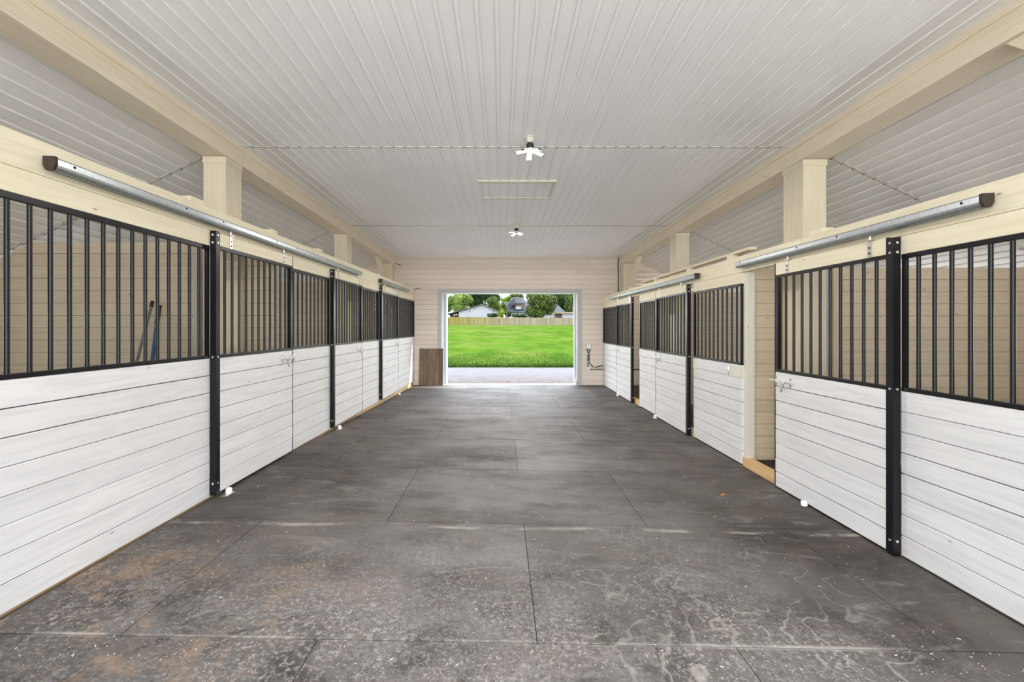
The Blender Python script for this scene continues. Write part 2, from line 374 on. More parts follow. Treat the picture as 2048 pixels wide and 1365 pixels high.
BAR = {}
def bar_mesh(h):
    k = round(h, 3)
    if k not in BAR:
        mb = MB(); mb.cyl((0,0,0), (0,0,h), .0115, 12, caps=False); BAR[k] = mb.mesh('bar', 'black_steel')
    return BAR[k]

HT = {'L': dict(fb=.112, zr=1.282, rt=1.310, bt=2.200, tt=2.235, hb=2.370, ht=2.556, db=.135, dt=2.352, tr=2.434),
      'R': dict(fb=.012, zr=1.117, rt=1.145, bt=2.008, tt=2.037, hb=2.163, ht=2.346, db=.020, dt=2.160, tr=2.238)}

def place_bars(parent, m, d, y0, y1, z0, z1, pitch=.111, off=None):
    L_ = y1-y0; n = max(2, round(L_/pitch)); p = L_/n
    me = bar_mesh(z1-z0)
    for i in range(1, n): inst('bar', me, parent, (m*d, y0+i*p, z0))

def keeper(parent, m, y, z, d, w_=.10):      # painted plate with a small hasp ring on a panel corner
    mb = MB(); mb.box(m*(d+.001), m*(d+.005), y-.002, y+w_, z-.065, z+.06, 0)
    mb.box(m*(d-.036), m*(d+.005), y-.006, y-.001, z-.065, z+.06, 0)
    o = mb.build('latch_plate', 'cream_paint', parent); q_ = y+w_ if w_ > .15 else y+.015
    k = MB(); k.tube([(m*(d+.003), q_, z+.045), (m*(d+.03), q_, z+.045), (m*(d+.038), q_, z+.03), (m*(d+.038), q_, z-.035), (m*(d+.03), q_, z-.05), (m*(d+.003), q_, z-.05)], .008, 8)
    for q in (.045, -.05): k.cyl((m*(d+.004), q_, z+q), (m*(d+.010), q_, z+q), .018, 12)
    k.build('strike_loop', 'bright_bolt', o)

def fixed_panel(side, y0, y1, label, near_bracket=False, far_bracket=False, header=True, group=None):
    loc, rz, m = fr(side, y0); H = HT[side]; L_ = y1-y0
    t = empty('barred_stall_front', loc, rz); tag(t, label, 'stall front', group)
    mb = MB(); boards(mb, m, -.036, 0, 0, L_, H['fb'], H['zr'], 8); hh = (H['zr']-H['fb'])/8
    for i in range(8):
        for k in (.3, .7):
            for yy in (.03, L_-.03): mb.cyl((m*-.001, yy, H['fb']+hh*(i+k)), (m*.0014, yy, H['fb']+hh*(i+k)), .003, 8, 2)
    mb.build('board_panel', ['white_wood_Y', 'dark_gap', 'zinc'], t)
    mb = MB(); mb.box(-m*.034, m*.002, 0, L_, H['zr']+.001, H['rt'], 0); mb.build('bottom_rail', 'black_steel', t, bevel=.002)
    mb = MB(); mb.box(-m*.034, m*.002, 0, L_, H['bt'], H['tt']-.001, 0); mb.build('top_rail', 'black_steel', t, bevel=.002)
    mb = MB(); mb.box(-m*.030, -m*.002, 0, .022, H['rt'], H['bt'], 0); mb.build('end_upright', 'black_steel', t)
    mb = MB(); mb.box(-m*.030, -m*.002, L_-.022, L_, H['rt'], H['bt'], 0); mb.build('end_upright', 'black_steel', t)
    place_bars(t, m, -.016, .0, L_, H['rt'], H['bt'])
    if header:
        mb = MB(); boards(mb, m, -.036, 0, 0, L_, H['tt'], H['hb']-.002, 1, back=False); mb.build('header_board', 'cream_wood_Y', t)
    if near_bracket: keeper(t, m, .0, H['zr']-.075, .0, .20 if side == 'R' else .07)
    if far_bracket:
        mb = MB(); z = H['zr']-.09; mb.box(m*.001, m*.005, L_-.15, L_+.002, z-.05, z+.06); mb.box(-m*.038, m*.005, L_+.001, L_+.006, z-.05, z+.06)
        o = mb.build('latch_plate', 'cream_paint', t)
    return t

def latch(parent, m, y, z, d, far=True):   # barrel bolt with looped handle and a ring pull
    e = MB(); e.box(m*(d+.001), m*(d+.004), y-.044, y-.016, z-.045, z+.045); 
    for q in (.032, -.032): e.cyl((m*(d+.004), y-.030, z+q), (m*(d+.0055), y-.030, z+q), .005, 8, 1)
    pl = e.build('latch', ['bright_bolt', 'dark_hole'], parent)
    a = MB(); a.box(m*(d+.001), m*(d+.004), y-.255, y-.228, z-.045, z+.045)
    for yy in (-.030, -.2415):
        a.box(m*(d+.004), m*(d+.022), y+yy-.009, y+yy+.009, z-.010, z+.010)
    for q in (.032, -.032): a.cyl((m*(d+.004), y-.2415, z+q), (m*(d+.0055), y-.2415, z+q), .005, 8, 1)
    a.build('bolt_bracket', ['bright_bolt', 'dark_hole'], pl)
    t = MB(); r = .0065; x = m*(d+.020)
    t.tube([(x, y+.05, z), (x, y-.05, z), (x, y-.085, z-.004), (x+m*.008, y-.125, z-.020), (x+m*.014, y-.150, z-.055), (x+m*.018, y-.158, z-.090),
            (x+m*.014, y-.166, z-.060), (x+m*.006, y-.180, z-.012), (x, y-.20, z), (x, y-.29, z)], r, 8)
    t.build('bolt_rod', 'zinc', pl)

def stall_door(side, y0, y1, label, hang, header_front=True):
    loc, rz, m = fr(side, y0); H = HT[side]; L_ = y1-y0; d0, d1 = .012, .050
    t = empty('stall_door', loc, rz); tag(t, label, 'door', 'sliding stall doors')
    mb = MB(); boards(mb, m, d0, d1, .012, L_-.012, H['db'], H['zr'], 8); mb.build('board_panel', ['white_wood_Y', 'dark_gap'], t)
    for a, b_ in ((0, .012), (L_-.012, L_)):
        mb = MB(); mb.box(m*(d0-.002), m*(d1+.002), a, b_, H['db']-.003, H['dt'], 0); mb.build('edge_channel', 'black_steel', t)
    mb = MB(); mb.box(m*d0, m*(d1+.001), .012, L_-.012, H['zr']+.001, H['rt'], 0); mb.build('bottom_rail', 'black_steel', t, bevel=.002)
    mb = MB(); mb.box(m*d0, m*(d1+.001), .012, L_-.012, H['bt']+.012, H['tt']+.008, 0); mb.build('top_rail', 'black_steel', t, bevel=.002)
    mb = MB(); mb.box(m*d0, m*d1, L_-.045, L_-.012, H['rt'], H['bt']+.012, 0); mb.build('end_upright', 'black_steel', t)
    place_bars(t, m, .032, .0, L_-.03, H['rt'], H['bt']+.012)
    mb = MB(); boards(mb, m, d0, d1, .012, L_-.012, H['tt']+.008, H['dt'], 1, back=False); mb.build('header_board', 'cream_wood_Y', t)
    mb = MB(); z = H['db']-.006; mb.box(m*(d0+.004), m*(d1-.004), .012, L_-.012, z, H['db']-.001); mb.build('bottom_channel', 'black_steel', t)
    latch(t, m, L_-.0, H['zr']-.082, d1)
    for hy in hang:
        y = hy-y0; h = MB(); zt = H['tr']-.040
        h.box(m*(d1+.001), m*(d1+.005), y-.018, y+.018, H['dt']-.11, H['dt']+.005)
        for zz in (-.085, -.045): h.cyl((m*(d1+.005), y, H['dt']+zz), (m*(d1+.008), y, H['dt']+zz), .007, 10, 1)
        hg = h.build('door_hanger', ['zinc', 'dark_hole'], t)
        q = MB(); q.cyl((m*(d1-.001), y, zt+.002), (m*(d1-.001), y, H['dt']-.01), .007, 8); q.box(m*(d1-.02), m*(d1+.02), y-.022, y+.022, H['dt']+.004, H['dt']+.010)
        q.cyl((m*(d1-.001), y, H['dt']+.010), (m*(d1-.001), y, H['dt']+.026), .014, 6)
        q.build('hanger_bolt', 'zinc', hg)
    return t

def track(side, y0, y1, label, cap='near'):
    loc, rz, m = fr(side, y0); z = HT[side]['tr']; L_ = y1-y0
    t = empty('door_track', loc, rz); tag(t, label, 'door track', 'galvanised sliding-door tracks')
    # round-bottomed box rail: outer shell, slot underneath
    c = .048; rx, hz = .030, .034
    prof = [(m*(c-rx), z+hz), (m*(c+rx*.8), z+hz), (m*(c+rx), z+hz-.008), (m*(c+rx), z-.006), (m*(c+rx*.93), z-.018), (m*(c+rx*.7), z-.028), (m*(c+rx*.4), z-.034), (m*(c+.006), z-.036), (m*(c+.006), z-.030), (m*(c-.006), z-.030),
            (m*(c-.006), z-.036), (m*(c-rx*.4), z-.034), (m*(c-rx*.7), z-.028), (m*(c-rx*.93), z-.018), (m*(c-rx), z-.006)]
    mb = MB(); mb.extrude(prof, 0, L_, 0, False)
    e = MB(); y = -.004 if cap == 'near' else L_
    e.extrude([(x*1.0, zz) for x, zz in [(m*(c-rx-.004), z+hz+.006), (m*(c+rx+.003), z+hz+.003), (m*(c+rx+.003), z-.008), (m*(c+rx*.6), z-.036), (m*(c-rx*.6), z-.036), (m*(c-rx-.004), z-.008)]], y-.012, y+.006)
    e.build('end_cap', 'rust_cap', t)
    n = max(3, int(L_/.42))
    for i in range(n):
        yy = .10+(L_-.2)*i/(n-1)
        mb.box(m*.001, m*(c-rx+.001), yy-.03, yy+.03, z-.01, z+hz)
        mb.cyl((m*(c+rx-.001), yy, z+.014), (m*(c+rx+.0012), yy, z+.014), .008, 10, 2 if i % 3 == 1 else 1)
    mb.build('rail', ['galvanised', 'dark_hole', 'bright_bolt'], t)
    return t

def steel_post(side, y, z0, z1, label):
    loc, rz, m = fr(side, y); t = empty('steel_post', loc, rz); tag(t, label, 'steel post', 'black steel posts on the stall fronts')
    b_ = MB(); b_.box(m*.003, m*.055, -.022, .022, z0, z1, 0); H = HT[side]
    for zz in (z1-.035, z1-.10, H['zr']+.012, z0+.10):
        b_.cyl((m*.028, -.022, zz), (m*.028, -.027, zz), .009, 10, 1); b_.cyl((m*.055, 0, zz), (m*.060, 0, zz), .008, 10, 1)
    b_.build('post_channel', ['black_steel', 'bright_bolt'], t)
    return t

def floor_guide(side, y, label, bracket=True):
    loc, rz, m = fr(side, y); z = zf(wx(side, y, .08), y)+.003; d = .078
    t = empty('floor_guide', (loc[0], loc[1], z), rz); tag(t, label, 'door guide', 'roller guides at the feet of the stall doors')
    if bracket:
        b_ = MB(); b_.box(m*.06, m*.12, -.09, .03, 0, .006); b_.build('base_plate', 'zinc', t, bevel=.001)
    r = MB(); r.cyl((m*(d+.005), 0, .006), (m*(d+.005), 0, .030), .026, 20); r.dome((m*(d+.005), 0, .030), .0262, (0,0,1), .85); r.cyl((m*(d+.005), 0, 0), (m*(d+.005), 0, .008), .012, 10)
    r.build('roller', 'white_plastic', t)

# ------------------------------------------------------------------ structure: ground, floor, ceiling, walls
def struct(o): o['kind'] = 'structure'; return o
# floor slab of aisle
mb = MB(); xs = [-2.75+i*.55 for i in range(11)]; ys = [-2+i*.75 for i in range(19)]; ys[-1] = 12.12
vs = [(x, y, zf(x, y)-.0125) for y in ys for x in xs]; nx = len(xs)
mb.add(vs, [(j*nx+i, j*nx+i+1, (j+1)*nx+i+1, (j+1)*nx+i) for j in range(len(ys)-1) for i in range(nx-1)])
vb = [(x, y, -.25) for x, y in ((-2.75, -2), (2.75, -2), (2.75, 12.12), (-2.75, 12.12))]
mb.add(vb, [(3, 2, 1, 0)])
struct(mb.build('floor', 'slab', recalc=False))
for nm, x0, x1 in (('trim_1', -6.4, -2.62), ('trim_2', 2.75, 6.6)):
    mb = MB(); mb.box(x0, x1, -2, 12.1, -.30, -.03); o = struct(mb.build(nm, 'stall_dirt'))  # bare dirt ground inside the stalls, left and right
# mats
rows = [.852+1.305*i for i in range(9)] + [12.05]
ordn = ['first', 'second', 'third', 'fourth', 'fifth', 'sixth', 'seventh', 'eighth', 'ninth', 'tenth']
RM = random.Random(3)
rows = [-.453] + rows
for i in range(len(rows)-1):
    y0, y1 = rows[i], rows[i+1]
    o = .17 if (i-2) % 2 == 0 else -.87
    xl = -(XL - TL*(y0+y1)/2)+.005; xr = XR-.005
    cuts = [xl] + [o+1.98*k for k in range(-3, 4) if xl+.25 < o+1.98*k < xr-.25] + [xr]
    nm = len(cuts)-1
    for j in range(nm):
        x0, x1 = cuts[j]+.0025, cuts[j+1]-.0025
        dz = RM.uniform(0, .0025); tx = RM.uniform(-.001, .001)
        ya, yb = y0+.003+RM.uniform(0, .004), y1-.003-RM.uniform(0, .004)
        m_ = MB(); N = 6; M_ = 3; vs = []
        cx, cy = (x0+x1)/2, (ya+yb)/2
        for lay in (0, 1):
            for b_ in range(M_+1):
                for a in range(N+1):
                    X = x0+(x1-x0)*a/N; Y = ya+(yb-ya)*b_/M_
                    vs.append((X-cx, Y-cy, zf(X, Y)+dz+tx*(a-N/2)/N - (0 if lay else .0115)))
        w_ = N+1; T = (M_+1)*w_
        fs = [(b_*w_+a+T, b_*w_+a+1+T, (b_+1)*w_+a+1+T, (b_+1)*w_+a+T) for b_ in range(M_) for a in range(N)]
        fs += [((b_+1)*w_+a, (b_+1)*w_+a+1, b_*w_+a+1, b_*w_+a) for b_ in range(M_) for a in range(N)]
        fs += [(a, a+1, a+1+T, a+T) for a in range(N)] + [(M_*w_+a+1, M_*w_+a, M_*w_+a+T, M_*w_+a+1+T) for a in range(N)]
        fs += [((b_+1)*w_, b_*w_, b_*w_+T, (b_+1)*w_+T) for b_ in range(M_)] + [(b_*w_+N, (b_+1)*w_+N, (b_+1)*w_+N+T, b_*w_+N+T) for b_ in range(M_)]
        m_.add(vs, fs)
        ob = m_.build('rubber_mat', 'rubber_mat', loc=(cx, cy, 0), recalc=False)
        colw = (['against the left stall fronts', 'in the aisle centre', 'against the right stall fronts'] if nm == 3 else
                ['against the left stall fronts', 'left of the aisle centre', 'right of the aisle centre', 'against the right stall fronts'])[j]
        rw = 'behind the camera' if i == 0 else '%s row from the camera' % ordn[i-1]
        if i == 9: rw = 'last row before the far doorway'
        tag(ob, 'grey rubber mat %s, %s' % (colw, rw), 'floor mat', 'rubber floor mats in the aisle')

# ceilings
seams = [-2.0, 1.31, 4.95, 8.55, YE]
P = .1275
def ribbed(name, u0, u1, off, fmap, sgn_rib=1):
    """u across, y along; fmap(u, y, h) -> point, h = distance below the sheet"""
    mb = MB()
    for a, b_ in zip(seams[:-1], seams[1:]):
        ya, yb = a+.022, b_-.022
        mb.add([fmap(u0, a, 0), fmap(u1, a, 0), fmap(u1, b_, 0), fmap(u0, b_, 0)], [(0,1,2,3)])
        def prof(pr):
            n = len(pr); vs = [fmap(u, ya, h) for u, h in pr] + [fmap(u, yb, h) for u, h in pr]
            mb.add(vs, [(i, i+1, n+i+1, n+i) for i in range(n-1)] + [tuple(range(n-1, -1, -1)), tuple(range(n, 2*n))])
        for yy0, yy1 in ((a, ya), (yb, b_)):      # flat ends of the boards next to the seams
            mb.add([fmap(u0, yy0, .0045), fmap(u1, yy0, .0045), fmap(u1, yy1, .0045), fmap(u0, yy1, .0045)], [(0,1,2,3)])
        k = math.ceil((u0+.02-off)/P); last = u0
        while off+k*P < u1-.02:
            c = off+k*P
            prof([(last, -.0002), (last, .0045), (c-.0175, .0045), (c-.0165, -.0002)])
            prof([(c-.0130, -.0002), (c-.0105, .010), (c-.0045, .0125), (c+.0045, .0125), (c+.0105, .010), (c+.0130, -.0002)])
            last = c+.0165
            # dark open ends of the ribs
            for yy, s_ in ((ya, -1), (yb, 1)):
                q = [(c-.012, 0.0005), (c-.012, .0105), (c+.012, .0105), (c+.012, .0005)]
                vs = [fmap(u, yy, h) for u, h in q] + [fmap(u, yy+s_*.007, h) for u, h in q]
                mb.add(vs, [(0,1,5,4), (1,2,6,5), (2,3,7,6), (4,5,6,7), (3,2,1,0)], 1)
            k += 1
        prof([(last, -.0002), (last, .0045), (u1, .0045), (u1, -.0002)])
    return struct(mb.build(name, ['ceiling_vinyl', 'dark_gap'], recalc=False))
def strip(name, u0, u1, y, fmap):
    mb = MB(); vs = [fmap(u, y+dy, h) for h in (.0050, .010) for u, dy in ((u0, -.012), (u1, -.012), (u1, .012), (u0, .012))]
    mb.hexa(vs); return struct(mb.build(name, 'seam_vinyl'))
mid = lambda u, y, h: (u, y, zc(y)-h)
ribbed('ceiling', -2.84, 3.16, -.03, mid)
sl = .475; ca = 1/math.sqrt(1+sl*sl)
def sideL(u, y, h): return (-3.04-u*ca+h*sl*ca, y, zc(y)-.02-u*sl*ca-h*ca)
def sideR(u, y, h): return (3.38+u*ca-h*sl*ca, y, zc(y)-.02-u*sl*ca-h*ca)
ribbed('ceiling_left', 0, 3.6, .12, sideL); ribbed('ceiling_right', 0, 3.5, .12, sideR)
tn = 3
for y in seams[1:-1]:
    strip('trim_%d' % tn, -2.82, 3.14, y, mid); tn += 1
    strip('trim_%d' % tn, 0.02, 3.55, y, sideL); tn += 1
    strip('trim_%d' % tn, 0.02, 3.45, y, sideR); tn += 1

# attic hatch in the ceiling
t = empty('attic_hatch', (.21, 6.40, zc(6.4)-.0)); tag(t, 'ceiling access hatch framed with thin white trim beyond the nearer lamp', 'hatch')
def hb(x0, x1, y0, y1, h0, h1): 
    m_ = MB(); vs = [(x-.21, y-6.40, zc(y)-h-zc(6.4)) for h in (h1, h0) for x, y in ((x0, y0), (x1, y0), (x1, y1), (x0, y1))]; m_.hexa(vs); return m_
for nm, a in (('frame_rail', (-.31, .73, 6.00, 6.05, .001, .036)), ('frame_rail', (-.27, .72, 6.76, 6.80, .001, .024)), ('frame_stile', (-.29, -.265, 6.035, 6.76, .001, .010)), ('frame_stile', (.69, .72, 6.035, 6.76, .001, .014))):
    q_ = hb(*a)
    if nm == 'frame_rail':
        y0_ = a[2]-.008
        for k in range(-2, 7):
            c = -.03+k*P
            if -.28 < c < .70: q_.box(c-.012-.21, c+.012-.21, y0_-6.40, a[2]-.001-6.40, zc(y0_)-.0135-zc(6.4), zc(y0_)-zc(6.4)-.0005, 1)
    q_.build(nm, ['cream_paint', 'dark_gap'], t)

# outer walls; their window openings are unseen, put in to light the stalls
def plank_wall_y(name, x, t_, y0, y1, ztop, wins, mat, n_sgn):
    """wall in a y-z plane made of horizontal planks, holes for windows"""
    mb = MB(); z = -.03; p = .1355; rnd = random.Random(11)
    while z < ztop-.01:
        z1 = min(z+p-.003, ztop); segs = [(y0, y1)]
        for (a, b_, c, d) in wins:
            if z1 > c and z < d:
                ns = []
                for s0, s1 in segs:
                    if b_ <= s0 or a >= s1: ns.append((s0, s1))
                    else:
                        if a > s0: ns.append((s0, a))
                        if b_ < s1: ns.append((b_, s1))
                segs = ns
        for s0, s1 in segs: mb.box(x-t_/2, x+t_/2, s0, s1, z, z1)
        so = 1 if x > 0 else -1
        for s0, s1 in segs: mb.box(x+so*(t_/2+.001), x+so*(t_/2+.02), s0, s1, z-.001, z+p-.002, 1)
        z += p
    return struct(mb.build(name, [mat, 'dark_gap']))
added_wins = [(2.3, 3.9, 1.1, 1.80), (5.7, 7.9, 1.1, 1.85), (9.3, 11.5, 1.0, 1.85)]
plank_wall_y('wall_left', -6.22, .05, -2, YE, 1.99, added_wins, 'tan_wood_Y', 1)
plank_wall_y('wall_right', 6.45, .05, -2, YE, 1.99, added_wins, 'tan_wood_Y', -1)
wn_ = 1
for x in (-6.22, 6.45):
    for (a, b_, c, d) in added_wins:
        fm = MB()
        for q in ((a, a+.05, c, d), (b_-.05, b_, c, d), (a, b_, c, c+.05), (a, b_, d-.05, d), ((a+b_)/2-.02, (a+b_)/2+.02, c, d)): fm.box(x-.04, x+.04, q[0], q[1], q[2], q[3])
        f = struct(fm.build('window_%d' % wn_, 'white_plastic'))
        wn_ += 1

# stall dividers (horizontal planks facing the camera), near side at y
def divider(side, y, ztop, label, jamb=None):
    s_ = -1 if side == 'L' else 1
    xi = abs(wx(side, y, -.052)); xo = 6.19 if side == 'L' else 6.42
    t = empty('stall_divider', (s_*xi, y, 0)); tag(t, label, 'stall divider', 'plank dividers between the stalls')
    mb = MB(); rnd = random.Random(int(y*10)); p = .1355; z = .05; 
    slz = lambda x: min(ztop, zc(y+.1)-.04-sl*(abs(x)-(3.04 if side == 'L' else 3.38)))
    ax0, ax1 = .0, xo-xi
    def clipx(zz):   # largest |x| where the slope is still above zz
        lim = (3.04 if side == 'L' else 3.38) + (zc(y+.1)-.045-zz)/sl
        return min(xo, lim)-xi
    while z < ztop-.01:
        z1 = min(z+p-.0035, ztop); xe = xo-xi
        ya_ = rnd.uniform(0, .002); xa_, xb_ = clipx(z), clipx(z1); mb.hexa([(0, ya_, z), (s_*xa_, ya_, z), (s_*xa_, .032, z), (0, .032, z), (0, ya_, z1), (s_*xb_, ya_, z1), (s_*xb_, .032, z1), (0, .032, z1)])
        z += p
    pp = [(.01*s_, .06), (s_*(xo-xi-.01), .06), (s_*(xo-xi-.01), 1.85), (s_*(clipx(ztop)-.02), ztop-.01), (.01*s_, ztop-.01)]
    mb.extrude(pp, .012, .028, 1)
    mb.build('planks', ['tan_wood_X', 'dark_gap'], t)
    if jamb:
        for a, b_, mt in jamb:
            j = MB(); j.box(s_*(a-xi), s_*(b_-xi), -.028, -.001, .05, min(ztop-.01, 2.45)); j.build('upright_board', mt, t, bevel=.002)
    return t
divider('L', 1.33, 2.48, 'plank divider closing the near end of the nearest left stall')
divider('L', 4.98, 2.475, 'tan plank divider seen through the bars of the nearest left stall, tools leaning on it', [(3.18, 3.245, 'white_wood_Z'), (3.275, 3.345, 'grey_trim')])
divider('L', 8.62, 2.42, 'plank divider between the second and third left stalls', [(3.02, 3.12, 'white_wood_Z')])
divider('R', 1.33, 2.22, 'plank divider closing the near end of the nearest right stall')
divider('R', 5.12, 2.215, 'tan plank divider behind the half-open nearest right stall door', [(3.60, 3.67, 'grey_trim'), (3.715, 3.81, 'tan_wood_Z')])
divider('R', 8.75, 2.22, 'plank divider between the second and third right stalls', [(3.45, 3.55, 'white_wood_Z')])

# end wall with the big doorway
def end_wall():
    mb = MB(); p = .134; z = .0; rnd = random.Random(5)
    ox0, ox1, oz = -1.59, 2.016, 2.44
    while z < 3.46:
        z1 = min(z+p-.004, 3.46); w0, w1 = -6.2, 6.43
        # clip to the sloping side ceilings
        w0 = max(w0, -(3.04+max(0, (zc(YE)+.12-z))/sl)); w1 = min(w1, 3.38+max(0, (zc(YE)+.12-z))/sl)
        y0 = YE+rnd.uniform(0, .0015)
        if z < oz:
            mb.box(w0, ox0, y0, YE+.03, z, z1); mb.box(ox1, w1, y0, YE+.03, z, z1)
            if z1 > oz+.01: mb.box(ox0, ox1, y0, YE+.03, oz, z1)
        else:
            if rnd.random() < .5:
                c = rnd.uniform(-1.5, 2.5); mb.box(w0, c-.001, y0, YE+.03, z, z1); mb.box(c+.001, w1, y0+.0008, YE+.03, z, z1)
            else: mb.box(w0, w1, y0, YE+.03, z, z1)
        z += p
    for a in ((-6.1, ox0, .0, 1.95), (ox1, 6.3, .0, 1.95), (-2.8, ox0, 1.9, 3.36), (ox1, 3.1, 1.9, 3.36), (ox0, ox1, oz, 3.36)):
        mb.box(a[0]+.01, a[1]-.01, YE+.012, YE+.20, a[2]+.01, a[3], 1)
    return struct(mb.build('wall_back', ['end_wall_wood', 'dark_gap']))
end_wall()
# doorway casing + jambs
t = empty('door_1', (.213, YE, 0)); struct(t)
def cb(nm, x0, x1, y0, y1, z0, z1, mt): 
    m_ = MB(); m_.box(x0-.213, x1-.213, y0-YE, y1-YE, z0, z1); return m_.build(nm, mt, t, bevel=.002)
cb('casing_left', -1.68, -1.592, YE-.022, YE-.001, .0, 2.555, 'grey_trim')
cb('casing_right', 2.018, 2.125, YE-.022, YE-.001, .0, 2.555, 'grey_trim')
cb('casing_top', -1.591, 2.017, YE-.022, YE-.001, 2.445, 2.555, 'grey_trim_X')
cb('jamb_left', -1.612, -1.590, YE-.001, YE+.20, 0, 2.44, 'metal_bluegrey')
cb('jamb_right', 2.016, 2.038, YE-.001, YE+.20, 0, 2.44, 'metal_bluegrey')
cb('jamb_top', -1.59, 2.016, YE-.001, YE+.20, 2.425, 2.447, 'metal_white')
cb('threshold', -1.59, 2.016, YE-.02, YE+.20, -.02, .014, 'metal_white')
# exterior sliding leaves pushed aside
for nm, x0, x1, e0, e1, lb in (('sliding_barn_door', -3.4, -1.475, -1.50, -1.462, 'grey sliding barn door leaf pushed to the left of the far doorway'), ('sliding_barn_door', 1.985, 3.9, 1.965, 1.985, 'grey sliding barn door leaf pushed to the right of the far doorway')):
    e = empty(nm, ((x0+x1)/2, YE+.30, 0)); tag(e, lb, 'barn door', 'sliding barn doors at the far end')
    m_ = MB(); m_.box(x0-(x0+x1)/2, x1-(x0+x1)/2, -.02, .02, -.02, 2.62); m_.build('leaf', 'metal_bluegrey', e)
    m_ = MB(); m_.box(e0-(x0+x1)/2, e1-(x0+x1)/2, -.03, .03, -.02, 2.62); m_.build('edge_strip', 'metal_white', e)
# white round rods at both jambs
for x, lb, zs in ((-1.566, 'white vertical rod at the left jamb of the far doorway', 1.18), (1.992, 'white vertical rod at the right jamb of the far doorway', .02)):
    e = empty('cane_rod', (x, YE+.03, 0)); tag(e, lb, 'rod')
    m_ = MB(); m_.cyl((0,0,.015), (0,0,2.42), .02 if x < 0 else .015, 12); m_.build('rod', 'metal_white', e)
    m_ = MB(); m_.cyl((0,0,zs+.0), (0,0,zs+.035), .034, 12); m_.build('collar', 'zinc', e)
    if x > 0:
        m_ = MB(); m_.box(-.03, .012, -.03, .03, .03, .16); m_.build('foot_bracket', 'metal_white', e, bevel=.003)

# ------------------------------------------------------------------ beams, posts, braces
def beam(x0, x1, label):
    t = empty('ceiling_beam', ((x0+x1)/2, 5, zc(5))); tag(t, label, 'beam', 'long timber beams under the ceiling')
    cx = (x0+x1)/2; inner = x1 if x1 < 0 else x0; outer = x0 if x1 < 0 else x1; sg = 1 if x1 < 0 else -1
    m_ = MB(); g = lambda x, y, h: (x-cx, y-5, zc(y)-h-zc(5))
    ys = [-1.9, 4.85, 8.6, YE-.005]
    for a, b_ in zip(ys[:-1], ys[1:]):
        m_.hexa([g(x, y, h) for h in (.215, .003) for x, y in ((x0, a+.001), (x1, a+.001), (x1, b_-.001), (x0, b_-.001))])
    m_.build('timber', 'beam_wood_Y', t, bevel=.003)
    m_ = MB(); xa, xb = (inner, inner+sg*.012)
    m_.hexa([g(x, y, h) for h in (.058, .004) for x, y in ((xa, -1.9), (xb, -1.9), (xb, YE-.006), (xa, YE-.006))]); m_.build('top_trim', 'beam_wood_Y', t)
beam(-3.06, -2.82, 'whitewashed timber beam running above the left stall fronts')
beam(3.14, 3.40, 'whitewashed timber beam running above the right stall fronts')
def tpost(side, y0, y1, label):
    x0, x1 = (-3.055, -2.825) if side == 'L' else (3.145, 3.385)
    cx = (x0+x1)/2; cy = (y0+y1)/2; top = zc(y1)-.215
    t = empty('timber_post', (cx, cy, 0)); tag(t, label, 'post', 'square timber posts under the beams')
    m_ = MB(); m_.box(x0-cx, x1-cx, y0-cy, y1-cy, -.02, top-.001); m_.build('shaft', 'cream_wood_Z', t, bevel=.004)
    m_ = MB(); q = .006; w_ = (x1-x0)/2
    m_.box(-w_-q, w_+q, -(y1-y0)/2-q, (y1-y0)/2+q, top-.065, top-.002); m_.build('collar_trim', 'cream_wood_X', t, bevel=.002)
tpost('L', 1.0, 1.30, 'square timber post under the left beam, nearest the camera'); tpost('R', 1.0, 1.30, 'square timber post under the right beam, nearest the camera')
tpost('L', 4.66, 4.945, 'square cream timber post under the left beam beside the nearest ceiling seam')
tpost('R', 4.74, 5.08, 'square cream timber post under the right beam beside the nearest ceiling seam')
tpost('L', 8.31, 8.585, 'square cream timber post in the middle of the left row'); tpost('R', 8.20, 8.50, 'square cream timber post in the middle of the right row')
tpost('L', 11.78, YE-.006, 'square cream timber post in the far left corner behind the brace'); tpost('R', 11.72, YE-.006, 'square cream timber post in the far right corner behind the brace')
def brace(x0, x1, ya, za, yb, zb, label, th=.11):
    """timber from (ya,za) on the beam to (yb,zb) on the post"""
    cx = (x0+x1)/2; a = Vector((0, ya, za)); b_ = Vector((0, yb, zb)); d = (b_-a).normalized(); nrm = Vector((0, d.z, -d.y))*th/2
    t_ = MB(); h = (x1-x0)/2; o = Vector((0, ya, za))
    # top cut horizontal under the beam, bottom cut vertical against the post
    pts = []
    for s_ in (-1, 1):
        p = a+nrm*s_; k = (za-p.z)/d.z; pts.append(p+d*k)
    for s_ in (1, -1):
        p = b_+nrm*s_; k = (yb-p.y)/d.y; pts.append(p+d*k)
    vs = [(-h, p.y-o.y, p.z-o.z) for p in pts] + [(h, p.y-o.y, p.z-o.z) for p in pts]
    t_.hexa(vs); ob = t_.build('knee_brace', 'beam_wood_Z', None, (cx, ya, za), bevel=.003)
    tag(ob, label, 'brace', 'diagonal braces between posts and beams')
brace(-3.0, -2.90, 10.85, zc(10.85)-.217, 11.765, 2.36, 'diagonal timber brace at the far left post', .13)
brace(3.20, 3.30, 10.75, zc(10.75)-.217, 11.705, 2.26, 'diagonal timber brace at the far right post', .13)
brace(3.17, 3.37, 2.75, zc(2.75)-.217, 1.37, 1.95, 'diagonal timber brace at the upper right edge of the photo', .16)

